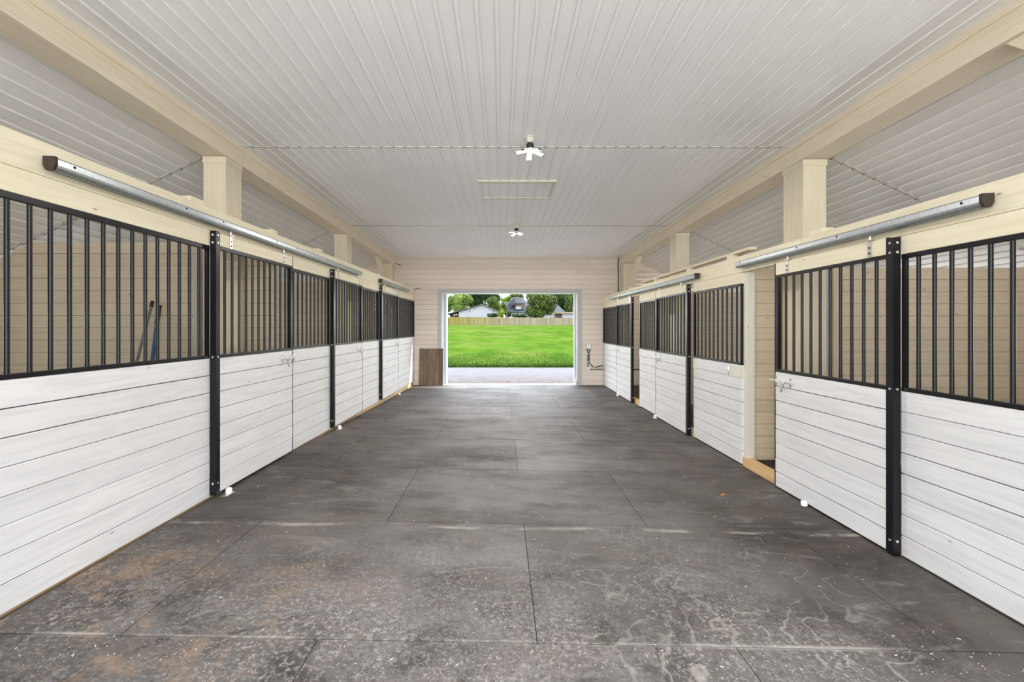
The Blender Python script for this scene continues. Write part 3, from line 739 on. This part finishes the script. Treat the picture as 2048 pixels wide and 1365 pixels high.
# upper header boards carrying the tracks
def header(side, y0, y1, label):
    loc, rz, m = fr(side, y0); H = HT[side]; t = empty('header_beam', loc, rz); tag(t, label, 'header board', 'long header boards above the stall fronts')
    mb = MB(); L_ = y1-y0; c = .003
    cuts = [0, 3.1, 6.4, L_]
    for a, b_ in zip(cuts[:-1], cuts[1:]):
        mb.extrude([(-m*.036, H['hb']), (-m*c, H['hb']), (0, H['hb']+c), (0, H['ht']-c), (-m*c, H['ht']), (-m*.036, H['ht'])], a+.0008, b_-.0008)
    mb.build('face_board', 'cream_wood_Y', t)
    mb = MB(); mb.box(-m*.037, -m*.115, 0, L_, H['hb']+.045, H['ht']-.004); mb.build('backing_timber', 'cream_wood_Y', t)
header('L', 1.0, YE-.004, 'cream header board above the left stall fronts behind the steel tracks')
header('R', 1.0, YE-.004, 'cream header board above the right stall fronts behind the steel tracks')

# short lumber blocks on top of the headers
def block(side, y, label, L_=.11, d0=-.125, d1=-.02, h=.045):
    loc, rz, m = fr(side, y); mb = MB(); mb.box(m*d0, m*d1, -L_/2, L_/2, 0, h)
    o = mb.build('wood_block', 'cream_wood_Y', None, (loc[0], loc[1], HT[side]['ht']+.001), rz, bevel=.003); tag(o, label, 'wood block', 'short wood blocks on the headers')
block('L', 3.72, 'cream wood block on the left header just before the nearest post', .16)
block('L', 4.95, 'cream wood block on the left header just past the nearest post')
block('L', 6.15, 'cream wood block on the left header midway between two posts')
block('L', 8.9, 'small wood block on the left header past the middle post', .08); block('L', 10.6, 'small wood block on the left header before the brace', .08)
block('L', 11.4, 'small wood block on the left header nearest the end wall', .07)
block('R', 3.93, 'cream wood block on the right header just before the nearest post', .16)
block('R', 5.40, 'cream wood block on the right header at the near end of the loose plank', .10, -.085, -.005, .05)
for y, lb in ((6.6, 'second wood block under the loose plank on the right header'), (8.0, 'farthest wood block under the loose plank on the right header')):
    block('R', y, lb, .06, -.085, -.005, .05)
block('R', 9.6, 'small wood block on the right header past the loose plank', .07); block('R', 11.2, 'small wood block on the right header nearest the end wall', .06)
mb = MB(); mb.box(.0, .085, 0, 3.9, 0, .032); o = mb.build('loose_plank', 'tan_wood_Y', None, (XR+.03, 5.0, HT['R']['ht']+.052)); tag(o, 'long tan plank lying on blocks on top of the right header', 'plank')

# ------------------------------------------------------------------ stall fronts
fixed_panel('L', 1.32, 3.84, 'large barred white plank stall front at the left edge of the photo, nearest the camera')
stall_door('L', 3.885, 5.205, 'nearest left sliding stall door, right of the first black post', (4.05, 5.0))
fixed_panel('L', 5.24, 6.40, 'barred white plank stall front between the first and second left doors', near_bracket=True)
stall_door('L', 6.455, 7.665, 'second left sliding stall door, beyond the second black post', (6.57, 7.5))
fixed_panel('L', 7.70, 8.80, 'barred white plank stall front between the second and third left doors', near_bracket=True)
stall_door('L', 8.87, 10.14, 'third and farthest left sliding stall door', (9.04, 9.98))
fixed_panel('L', 10.18, YE-.004, 'farthest left barred white plank stall front, beside the leaning wooden board')
steel_post('L', 3.862, .125, 2.362, 'black steel post with bolts, nearest on the left')
steel_post('L', 6.428, .125, 2.362, 'black steel post in the middle of the left stall fronts')
steel_post('L', 8.836, .14, 2.362, 'black steel post, farthest on the left')
track('L', 2.47, 7.57, 'long galvanised door track on the left header, rusty end cap towards the camera')
track('L', 8.76, 11.2, 'short galvanised door track at the far end of the left header')
floor_guide('L', 3.97, 'white door roller with metal plate at the foot of the nearest left black post')
floor_guide('L', 6.55, 'white door roller at the foot of the second left black post')
floor_guide('L', 10.1, 'small white door roller at the foot of the farthest left door', False)
fixed_panel('R', 1.32, 3.06, 'large barred white plank stall front at the right edge of the photo, nearest the camera')
stall_door('R', 3.11, 4.395, 'nearest right sliding stall door standing partly open beside the first black post', (3.26, 4.2))
fixed_panel('R', 5.115, 6.375, 'barred white plank stall front between the open nearest right door and the second black post', near_bracket=True, far_bracket=True)
stall_door('R', 6.505, 7.80, 'second right sliding stall door, beyond the second black post', (6.69, 7.6))
fixed_panel('R', 7.83, 8.87, 'barred white plank stall front between the second and third right doors', far_bracket=True)
stall_door('R', 9.29, 10.47, 'third and farthest right sliding stall door', (9.38, 10.33))
fixed_panel('R', 10.50, YE-.004, 'farthest right barred white plank stall front, next to the wall cables')
steel_post('R', 3.085, .004, 2.152, 'black steel post with bolts, nearest on the right')
steel_post('R', 6.478, .004, 2.152, 'black steel post in the middle of the right stall fronts')
steel_post('R', 9.262, .004, 2.152, 'black steel post, farthest on the right')
track('R', 2.485, 5.09, 'long galvanised door track on the right header, end cap towards the camera')
track('R', 6.16, 11.1, 'galvanised door track on the far part of the right header')
floor_guide('R', 3.92, 'white roller under the half-open nearest right door', False)
floor_guide('R', 7.72, 'white door roller under the second right door', True); floor_guide('R', 10.2, 'small white door roller under the farthest right door', True)
# door jamb posts on the near side of dividers (right)
for y, lb in ((5.075, 'white wooden jamb post at the opening of the half-open right door'), ):
    mb = MB(); mb.box(.034, .125, -.02, .045, .062, 2.162); o = mb.build('jamb_post', 'jamb_wood_Z', None, (XR, y, 0), bevel=.003); tag(o, lb, 'jamb post')
# sills
def sill(side, y0, y1, z0, z1, label, d0=-.13, d1=-.038):
    loc, rz, m = fr(side, y0); mb = MB(); mb.box(m*d0, m*d1, 0, y1-y0, z0, z1); o = mb.build('sill_timber', 'pine_wood_Y', None, loc, rz, bevel=.003)
    tag(o, label, 'sill', 'raw pine sills under the stall fronts')
sill('R', 3.1, 5.12, -.03, .088, 'raw pine sill across the opening of the nearest right stall', -.10, -.020)
sill('R', 6.38, 7.84, -.03, .088, 'raw pine sill across the second right door opening', -.10, -.02); sill('R', 8.86, 10.5, -.03, .088, 'raw pine sill across the farthest right door opening', -.10, -.02)
sill('R', 5.13, 6.37, -.03, .055, 'raw pine sill hidden under the second right panel', -.12, -.038)
sill('L', 1.32, 3.84, -.03, .108, 'raw pine sill under the nearest left panel', -.10, -.030)
sill('L', 3.85, 6.42, -.03, .108, 'raw pine sill from the first to the second left black post', -.10, -.030)
sill('L', 6.43, 8.83, -.03, .108, 'raw pine sill from the second to the third left black post', -.10, -.030)
sill('L', 8.84, YE-.01, -.03, .108, 'raw pine sill from the third left black post to the end wall', -.10, -.030)

# ------------------------------------------------------------------ lamps
def lamp(x, y, drop, spin, label, k_=1):
    z = zc(y); t = empty('ceiling_lamp', (x, y, z)); tag(t, label, 'ceiling lamp', 'lamps along the ceiling ridge')
    m_ = MB(); m_.cyl((0,0,-.001), (0,0,-.012), .062, 24); m_.cyl((0,0,-.012), (0,0,-.045), .050, 24, r2=.034); m_.cyl((0,0,-.045), (0,0,-.060), .034, 20); m_.build('canopy', 'cream_paint', t)
    m_ = MB(); m_.cyl((0,0,-.060), (0,0,-.078), .026, 18); m_.cyl((0,0,-.078), (0,0,-.118), .040, 18, r2=.030); m_.build('socket', 'black_rubber', t)
    hub = MB(); hub.cyl((0,0,-.118), (0,0,-.150), .034, 20); hub.dome((0,0,-.150), .032, (0,0,-1), .4, mi=1); hub.build('hub', ['white_plastic', 'lamp_glow'], t)
    for k in range(5):
        a = spin+2*PI*k/5; tilt = -.10
        e = MB(); e.box(.042, .150, -.027, .027, -.004, .008, 0); e.box(.048, .146, -.024, .024, -.008, -.0035, 1); e.box(.150, .158, -.018, .018, -.006, .008, 2)
        for q in range(4): e.box(.045+q*.022, .049+q*.022, -.028, .028, .008, .014, 0)
        inst('light_wing', e.mesh('light_wing', ['white_plastic', 'lamp_glow', 'black_rubber']), t, (0, 0, -.134), (0, .22+.14*math.sin(k*2.3), a))
    ld = bpy.data.lights.new('lamp_light', 'AREA'); ld.shape = 'DISK'; ld.size = .26; ld.energy = LAMP_W*k_; ld.color = (1, .97, .92); ld.spread = PI
    lo = bpy.data.objects.new('lamp_light', ld); COL.objects.link(lo); lo.parent = t; lo.location = (0, 0, -.175)
lamp(.296, 4.72, .15, .35, 'nearer five-wing LED ceiling lamp above the aisle')
lamp(.28, 8.53, .15, .9, 'farther five-wing LED ceiling lamp above the aisle', 1.8)
lamp(.30, .93, .15, .1, 'added five-wing LED ceiling lamp above the camera, out of view', .5)  # unseen lamp, added to light the near end of the aisle

# ------------------------------------------------------------------ things at the end wall
t = empty('plank_board', (-1.855, YE-.10, .004)); tag(t, 'weathered brown plank board leaning on the end wall left of the doorway', 'board')
m_ = MB(); W, Hh = .63, .97; rnd = random.Random(2); sw = [0, .115, .245, .375, .52, W]
for a, b_ in zip(sw[:-1], sw[1:]):
    y0 = rnd.uniform(0, .003); zt = rnd.uniform(-.006, .004)
    m_.hexa([(a-W/2+.002, y0+.0, 0), (b_-W/2-.002, y0, 0), (b_-W/2-.002, .022, 0), (a-W/2+.002, .022, 0), (a-W/2+.002, y0+.05, Hh+zt), (b_-W/2-.002, y0+.05, Hh+zt), (b_-W/2-.002, .072, Hh+zt), (a-W/2+.002, .072, Hh+zt)])
m_.build('planks', 'old_wood', t)
for zz in (.15, .78):
    m_ = MB(); f = zz/Hh*.05; m_.box(-W/2+.02, W/2-.02, .0225+f+.003, .034+f, zz, zz+.03); m_.build('cross_batten', 'old_wood', t)

def cable(pts, label, name='cable', r=.011):
    m_ = MB(); p = []
    pts = [Vector(q) for q in pts]
    for i in range(len(pts)-1):
        a = pts[max(i-1, 0)]; b_ = pts[i]; c = pts[i+1]; d = pts[min(i+2, len(pts)-1)]
        for k in range(6):
            u = k/6; p.append(.5*((2*b_)+(c-a)*u+(2*a-5*b_+4*c-d)*u*u+(3*b_-a-3*c+d)*u**3))
    p.append(pts[-1]); o = p[0].copy(); m_.tube([q-o for q in p], r, 8); ob = m_.build(name, 'black_cable', None, o); tag(ob, label, 'cable', 'black cables on the end wall'); return ob
yw = YE-.016
t = empty('junction_box', (2.31, YE-.002, 1.03)); tag(t, 'square white junction box high on the end wall right of the doorway', 'junction box')
m_ = MB(); m_.box(-.063, .063, -.05, 0, -.063, .063); m_.build('box', 'cream_paint', t, bevel=.006)
m_ = MB(); m_.box(-.058, .058, -.056, -.051, -.058, .058)
m_.build('cover_plate', 'white_plastic', t, bevel=.002)
t = empty('wall_socket', (2.295, YE-.002, .43)); tag(t, 'small white outlet box low on the end wall right of the doorway', 'outlet')
m_ = MB(); m_.box(-.038, .038, -.045, 0, -.062, .062); m_.build('box', 'cream_paint', t, bevel=.004)
m_ = MB(); m_.box(-.034, .034, -.050, -.046, -.058, .058)
for zz in (-.025, .025): m_.box(-.014, .014, -.052, -.0495, zz-.012, zz+.012, 1)
m_.build('cover_plate', ['white_plastic', 'cream_paint'], t)
cable([(2.278, yw, .965), (2.270, yw, .93), (2.288, yw, .86), (2.288, yw, .60), (2.290, yw, .495)], 'black cable running straight down between the two wall boxes')
cable([(2.338, yw, .965), (2.345, yw, .93), (2.325, yw, .86), (2.325, yw, .64), (2.37, yw, .54), (2.45, yw, .475), (2.55, yw, .49), (2.68, yw, .52)], 'black cable curving right from the upper wall box')
cable([(2.334, yw, .425), (2.45, yw, .425), (2.68, yw, .425)], 'black cable running level from the lower outlet to the right')
cable([(2.70, yw, .43), (3.4, yw, .425), (4.2, yw, .42)], 'black cable on the end wall inside the farthest right stall')
m_ = MB()
for x, z in ((2.288, .835), (2.325, .835), (2.288, .62), (2.325, .63)): m_.box(x-.022, x+.022, yw-.014, YE-.001, z-.008, z+.008)
for x, z in ((2.46, .478), (2.46, .425)): m_.box(x-.008, x+.008, yw-.014, YE-.001, z-.018, z+.018)
o = m_.build('cable_clips', 'white_plastic'); tag(o, 'white cable clips holding the black cables to the end wall', 'cable clips', kind='stuff')
cable([(3.105, YE-.03, zc(YE)-.03), (3.085, YE-.03, 3.2), (3.10, YE-.03, 2.95), (3.092, YE-.03, 2.7), (3.097, YE-.03, 2.3)], 'black cable hanging in the upper right corner beside the beam', r=.013)
cable([(-2.80, YE-.04, zc(YE)-.16), (-2.74, YE-.10, zc(YE)-.20), (-2.66, YE-.05, zc(YE)-.23)], 'short dark wire end poking out at the far end of the left beam', 'wire_stub', .008)
cable([(-2.30, YE-.03, 2.53), (-2.22, YE-.05, 2.56), (-2.12, YE-.03, 2.575)], 'short dark wire end at the far end of the left header', 'wire_stub', .007)

# tools in the nearest left stall
def tool(p_top, p_bot, segs, label, r, cap, head):
    t = empty('stall_tool', p_bot); tag(t, label, 'tool', 'long-handled tools leaning in the left stall')
    a = Vector(p_top)-Vector(p_bot); 
    for nm, u0, u1, rr, mt in segs: m_ = MB(); m_.cyl(a*u0, a*u1, rr, 14); m_.build(nm, mt, t)
    m_ = MB(); m_.box(-.16, .16, -.03, .03, -.045, .03); m_.build('head', head, t, bevel=.006)
tool((-3.72, 4.945, 1.784), (-3.645, 4.55, .02), [('shaft', .03, .885, .0175, 'blue_plastic'), ('grip', .885, 1.0, .022, 'black_rubber')], 'long-handled tool with a blue shaft and black grip leaning in the nearest left stall', .018, None, 'black_rubber')
tool((-3.785, 4.935, 1.827), (-3.60, 4.10, .02), [('shaft', .03, .965, .014, 'grey_pole'), ('grip', .965, 1.0, .017, 'rust_cap')], 'long-handled tool with a dull grey shaft leaning beside the blue one', .014, None, 'grey_pole')

# small litter on the mats
m_ = MB(); rnd = random.Random(9)
for i in range(1100):
    x = rnd.uniform(-2.3, 2.45); y = 2.0+9.5*rnd.random()**1.8; z = zf(x, y)+.004; a = rnd.uniform(0, PI); s_ = rnd.uniform(.0010, .0022); e = rnd.choice((1, 1, 1, 1, 1, 1, 1.5, 4))
    c, d = math.cos(a)*s_*e, math.sin(a)*s_*e; c2, d2 = -math.sin(a)*s_, math.cos(a)*s_; h = .002
    m_.hexa([(x-c-c2, y-d-d2, z), (x+c-c2, y+d-d2, z), (x+c+c2, y+d+d2, z), (x-c+c2, y-d+d2, z), (x-c-c2, y-d-d2, z+h), (x+c-c2, y+d-d2, z+h), (x+c+c2, y+d+d2, z+h), (x-c+c2, y-d+d2, z+h)])
o = m_.build('floor_litter', 'straw'); tag(o, 'pale crumbs and straw bits scattered over the rubber mats', 'litter', kind='stuff')
m_ = MB(); m_.add([(-.03, -.012, .0), (0, -.02, .008), (.032, 0, .002), (.01, .018, .010), (-.02, .014, .003), (0, 0, .012)], [(0,1,5), (1,2,5), (2,3,5), (3,4,5), (4,0,5), (4,3,2,1,0)])
X_ = (1447-1003)*4.14/910; o = m_.build('dry_leaf', 'orange_leaf', None, (X_, 4.14, zf(X_, 4.14)+.003)); tag(o, 'small orange dry leaf on the mats to the right', 'leaf')

# ------------------------------------------------------------------ outside
mb = MB(); mb.box(-40, 40, YE+.201, 17.7, -.3, -.02); o = mb.build('driveway', 'driveway_concrete'); struct(o)
# unseen apron behind the camera, made pale to bounce light onto the ceiling
mb = MB(); mb.box(-40, 40, -30, -2.0, -.3, -.02); struct(mb.build('yard', 'gravel'))
def zg(x, y):
    if y < 17.6: return -.02
    u = (y-17.6)/77.4
    z = 1.86*min(1, u)+ (.25*math.sin(min(1, u)*PI)) + .10*math.sin(x*.11+y*.07)*min(1, u*4)*max(0, 1-u)
    return z+.03
mb = MB(); ys = [17.55+ (i/60)**1.6*82 for i in range(61)]+[120, 160, 240, 420]; xs = [-260]+[-60+i*3 for i in range(41)]+[260]
nx = len(xs); vs = [(x, y+(.12*math.sin(x*1.3)+.06*math.sin(x*3.1) if y < 17.7 else 0), zg(x, y)) for y in ys for x in xs]
mb.add(vs, [(j*nx+i, j*nx+i+1, (j+1)*nx+i+1, (j+1)*nx+i) for j in range(len(ys)-1) for i in range(nx-1)], 0, True)
struct(mb.build('lawn', 'grass', recalc=False))
# rough grass blades at the lawn edge and over the near field
m_ = MB(); rnd = random.Random(4)
for i in range(14000):
    y = 17.50+rnd.random()**2.6*5; x = rnd.uniform(-4.0, 5.0)*(y/17.5); h = rnd.uniform(.03, .08)*(1.9 if y < 18.6 and rnd.random() < .12 else 1); w_ = h*.16
    if 18.3 < y < 20 and rnd.random() < .05: h *= 2.2; w_ *= 1.5
    a = rnd.uniform(0, PI); c, s_ = math.cos(a)*w_, math.sin(a)*w_; z = zg(x, max(y, 17.6)); lx, ly = rnd.uniform(-.5, .5)*h, rnd.uniform(-.5, .5)*h
    m_.add([(x-c, y-s_, z-.02), (x+c, y+s_, z-.02), (x+lx, y+ly, z+h)], [(0, 1, 2)])
o = m_.build('lawn_edge_grass', 'grass_blade', recalc=False); tag(o, 'rough grass blades along the lawn edge beyond the driveway', 'grass', kind='stuff')

# fence
def fl(x): return 97+ (x/27)*9
t = empty('board_fence', (0, 97, 1.88)); tag(t, 'long weathered board fence across the far side of the lawn', 'fence')
m_ = MB(); rnd = random.Random(8); x = -32
while x < 42:
    y = fl(x); z = zg(x, y); h = 1.66+rnd.uniform(-.03, .03)
    m_.box(x-.004, x+.156, y-.014-97, y+.014-97, z-.1-1.88, z+h-1.88); x += .15
m_.build('boards', 'fence_boards', t)
for zz in (.3, 1.3):
    m_ = MB(); m_.hexa([(x, fl(x)+dy-97, zg(x, fl(x))+q-1.88) for q in (zz, zz+.09) for x, dy in ((-32, .015), (42, .015), (42, .05), (-32, .05))]); m_.build('back_rail', 'fence_boards', t)

# buildings
def sc(Y): return Y/910
def pt(px, py, Y): return ((px-1003)*sc(Y), Y, 1.55+(654-py)*sc(Y))
# white gabled building
Y = 120; gz = 1.9
xl_, _, zl = pt(917.7, 624.5, Y); xm, _, zm = pt(964.6, 610.4, Y); xr_, _, zr_ = pt(994.6, 622.5, Y)
t = empty('gabled_outbuilding', (xm, Y, gz)); tag(t, 'low white gabled outbuilding behind the fence on the left', 'building')
m_ = MB(); D = 9; pr = [(xl_-xm, gz-.3-gz), (xr_-xm, -.3), (xr_-xm, zr_-gz), (0, zm-gz), (xl_-xm, zl-gz)]
m_.extrude(pr, 0, D); m_.build('walls', 'siding_white', t)
m_ = MB(); th = .25; xo = xl_-3.2; zo = zl-.75
def slab(xa, za, xb, zb, ya, yb, mm): mm.hexa([(x, y, z) for z_, in ((0,),) for x, y, z in ((xa, ya, za), (xb, ya, zb), (xb, yb, zb), (xa, yb, za), (xa, ya, za+th), (xb, ya, zb+th), (xb, yb, zb+th), (xa, yb, za+th))])
slab(xo-xm, zo-gz, 0, zm-gz, -.5, D+.5, m_); slab(0, zm-gz, xr_-xm+.5, zr_-gz-.25, -.5, D+.5, m_); m_.build('roof', 'roof_grey', t)
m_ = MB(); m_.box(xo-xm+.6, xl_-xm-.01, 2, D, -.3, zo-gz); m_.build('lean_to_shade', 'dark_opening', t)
for xx in (xo-xm+.5, xo-xm+1.9): m_ = MB(); m_.box(xx, xx+.15, 0, .15, -.3, zo-gz+.3); m_.build('lean_to_post', 'bark', t)
for px in (939, 987): m_ = MB(); q = pt(px, 622.5, Y); m_.box(q[0]-xm-.12, q[0]-xm+.12, -.15, 0, q[2]-gz-.15, q[2]-gz+.15); m_.build('wall_light', 'dark_opening', t)
# dark roofed house
Y = 140; x0, _, zr1 = pt(1007, 603, Y); xe0, _, ze = pt(1020, 624.5, Y); x1 = pt(1114, 606, Y)[0]; xe1 = pt(1131, 624, Y)[0]
t = empty('dark_roof_house', ((x0+x1)/2, Y, gz)); cx = (x0+x1)/2; tag(t, 'white house with steep dark shingle roof and dormer behind the big tree', 'house')
m_ = MB(); m_.box(xe0-cx+.5, xe1-cx-.5, 1, 10, -.3, ze-gz); m_.build('walls', 'siding_white', t)
m_ = MB(); a = [(xe0-cx, 0, ze-gz), (xe1-cx, 0, ze-gz), (xe1-cx, 11, ze-gz), (xe0-cx, 11, ze-gz), (x0-cx+.0, 5.5, zr1-gz), (x1-cx, 5.5, zr1-gz)]
m_.add(a, [(0,1,5,4), (1,2,5), (2,3,4,5), (3,0,4), (3,2,1,0)]); m_.build('roof', 'roof_dark', t)
dx0, dx1 = pt(1031, 606, Y)[0]-cx, pt(1043, 606, Y)[0]-cx; dzb = pt(0, 619, Y)[2]-gz; dze = pt(0, 606, Y)[2]-gz; dzr = pt(0, 594, Y)[2]-gz
m_ = MB(); m_.box(dx0, dx1+1, .8, 6, dzb, dze); dm = m_.build('dormer_wall', 'brick_brown', t)
m_ = MB(); m_.box(dx0+.1, dx1-.1, .7, .78, dzb, dzb+.9); m_.build('dormer_sill', 'siding_white', dm)
m_ = MB(); xp = pt(1024, 594, Y)[0]-cx
m_.add([(xp-1.2, .4, dze-.5), (dx0+.2, .3, dze-.2), (xp+.6, .5, dzr), (xp+4.5, .3, dze), (xp+3.6, 3, dzr), (xp, 6, dzr), (xp-1.2, 6, dze-.5)], [(0,1,2), (1,3,4,2), (2,4,5), (0,2,5,6)]); m_.build('dormer_roof', 'roof_dark', t)
for px in (1027, 1035): 
    q = pt(px, 631, Y); m_ = MB(); m_.box(q[0]-cx-.35, q[0]-cx+.35, .92, .99, q[2]-gz-.5, q[2]-gz+.5); m_.build('window', 'dark_opening', t)
# flat shed on the right
Y = 112; x0, _, z1 = pt(1111, 625, Y); x1 = pt(1152, 625, Y)[0]
t = empty('garden_shed', ((x0+x1)/2, Y, gz)); cx = (x0+x1)/2; tag(t, 'pale flat-roofed shed behind the fence at the right of the doorway view', 'shed')
m_ = MB(); m_.box(pt(1124, 0, Y)[0]-cx, x1-cx-.3, 0, 4, -.3, z1-gz-.35); m_.build('walls', 'siding_white', t)
m_ = MB(); m_.box(x0-cx+.1, pt(1124, 0, Y)[0]-cx-.01, .5, 4, -.3, z1-gz-.35); m_.build('open_bay', 'brick_brown', t)
m_ = MB(); m_.box(x0-cx-.2, x1-cx+.3, -.4, 4.4, z1-gz-.34, z1-gz+.05); m_.build('roof', 'roof_tan', t)

# trees and shrubs
def tree(px, py, Y, rx, rz, leaf, label, n=2600, ls=.30, trunk=True, lumps=9, seed=1, kind='tree', core=.72, top=1.0):
    rnd = random.Random(seed); cx, _, cz = pt(px, py, Y); g = 1.85
    t = empty('tree' if kind == 'tree' else 'shrub', (cx, Y, g)); tag(t, label, kind, 'trees beyond the fence' if kind == 'tree' else 'shrubs behind the fence')
    blobs = []
    for i in range(lumps):
        a = rnd.uniform(0, 2*PI); q = rnd.uniform(-.75, .8); rr = math.sqrt(max(.05, 1-q*q))*rnd.uniform(.25, .65)
        k = rnd.uniform(.34, .52)
        blobs.append((math.cos(a)*rr*rx, math.sin(a)*rr*rx, (cz-g)+q*rz*.7, k*rx, k*rz*.8))
    blobs.append((0, 0, cz-g, rx*.62, rz*.72))
    m_ = MB()
    for i in range(int(n*1.6)):
        bx, by, bz, br, bh = rnd.choice(blobs)
        v = Vector((rnd.gauss(0,1), rnd.gauss(0,1)-.5, rnd.gauss(0,1)+.15)).normalized()
        k = rnd.uniform(.82, 1.06); c = Vector((bx+v.x*br*k, by+v.y*br*k, bz+v.z*bh*k))
        if c.z < .15: continue
        u = Vector((rnd.gauss(0,1), rnd.gauss(0,1), rnd.gauss(0,.6))).normalized(); nn = (v+Vector((rnd.gauss(0,.5), rnd.gauss(0,.5), rnd.gauss(0,.5)))).normalized()
        u = (u-nn*u.dot(nn)).normalized(); w_ = nn.cross(u); s_ = ls*rnd.uniform(.5, 1.1)
        m_.add([c-u*s_, c-w_*s_*.5+u*.2*s_, c+u*s_, c+w_*s_*.5-u*.1*s_], [(0,1,2,3)])
    for bx, by, bz, br, bh in blobs:   # inner masses so the crown is not see-through
        n1, n2 = 8, 5; vs = []
        for j in range(n2+1):
            for i in range(n1):
                th_ = 2*PI*i/n1; ph = PI*j/n2-PI/2; f = core*rnd.uniform(.85, 1.1)
                vs.append((bx+math.cos(th_)*math.cos(ph)*br*f, by+math.sin(th_)*math.cos(ph)*br*f, max(.1, bz+math.sin(ph)*bh*f)))
        m_.add(vs, [(j*n1+i, j*n1+(i+1) % n1, (j+1)*n1+(i+1) % n1, (j+1)*n1+i) for j in range(n2) for i in range(n1)])
    m_.build('foliage', leaf, t, recalc=False)
    if trunk:
        k = MB(); k.cyl((0, 0, -.4), (rnd.uniform(-.3, .3), 0, cz-g), rx*.07+.08, 8, r2=rx*.03+.03)
        for i in range(4): a = rnd.uniform(0, 2*PI); k.cyl((0, 0, (cz-g)*rnd.uniform(.4, .8)), (math.cos(a)*rx*.5, math.sin(a)*rx*.5, cz-g+rz*.3), .08, 6, r2=.03)
        k.build('trunk', 'bark', t)
tree(916, 602, 139, 4.5, 5.0, 'leaf_light', 'light green leafy tree at the left edge of the doorway view', seed=1, n=3200)
tree(955, 596, 168, 5.1, 6.6, 'leaf_dark', 'dark dense tree behind the white outbuilding', seed=2, n=3000)
tree(982, 594, 152, 4.6, 5.5, 'leaf_dark', 'dark dense tree left of the gap of sky', seed=12, n=3000)
tree(988, 612, 138, 3.1, 3.3, 'leaf_mid', 'olive green tree just right of the outbuilding gable', seed=3, n=2400)
tree(1014, 603, 190, 4.6, 3.6, 'leaf_bright', 'small bright tree far off under the gap of sky', seed=4, n=900)
tree(1033, 596, 185, 3.6, 3.6, 'leaf_mid', 'distant mid green tree peeking over the dark roof', seed=5, n=1000)
tree(1081, 607, 108, 4.5, 4.6, 'leaf_conifer', 'large bushy tree standing in the middle of the view, in front of the dark roof', seed=6, n=6500, lumps=16)
tree(1120, 592, 165, 6.0, 6.5, 'leaf_dark', 'dark tree behind the right end of the house roof', seed=7, n=3200)
tree(1146, 598, 135, 3.6, 6.0, 'leaf_mid', 'thin olive tree with bare trunks at the right edge of the doorway view', seed=8, n=1100, core=.3)
tree(1165, 598, 150, 6, 7.0, 'leaf_dark', 'dark tree hidden behind the right door jamb', seed=9, n=2000)
tree(880, 598, 165, 6, 7.0, 'leaf_mid', 'mid green tree hidden behind the left door jamb', seed=10, n=2000)
tree(985, 631, 106, 1.5, .75, 'leaf_dark', 'low dark shrub in front of the white outbuilding', seed=20, n=700, ls=.16, trunk=False, kind='shrub')
tree(1003, 627.5, 110.5, 1.25, 1.3, 'leaf_bright', 'bright yellow-green shrub right of the outbuilding', seed=21, n=800, ls=.18, trunk=False, kind='shrub')
tree(1018, 630, 108, .65, .85, 'leaf_dark', 'small round dark shrub by the corner of the house', seed=22, n=400, ls=.13, trunk=False, kind='shrub')
tree(1039, 633, 106, 2.1, .6, 'leaf_dark', 'low dark hedge in front of the house', seed=23, n=800, ls=.15, trunk=False, kind='shrub')

tree(965, 619, 255, 13, 4.6, 'leaf_dark', 'far dark tree line seen low behind the outbuilding', seed=30, n=1200, ls=.6)
tree(1012, 620, 212, 9, 3.6, 'leaf_mid', 'far olive tree line low behind the gap of sky', seed=31, n=1200, ls=.5)
tree(1135, 614, 230, 16, 7.5, 'leaf_dark', 'far dark tree line low behind the shed', seed=32, n=1500, ls=.6)
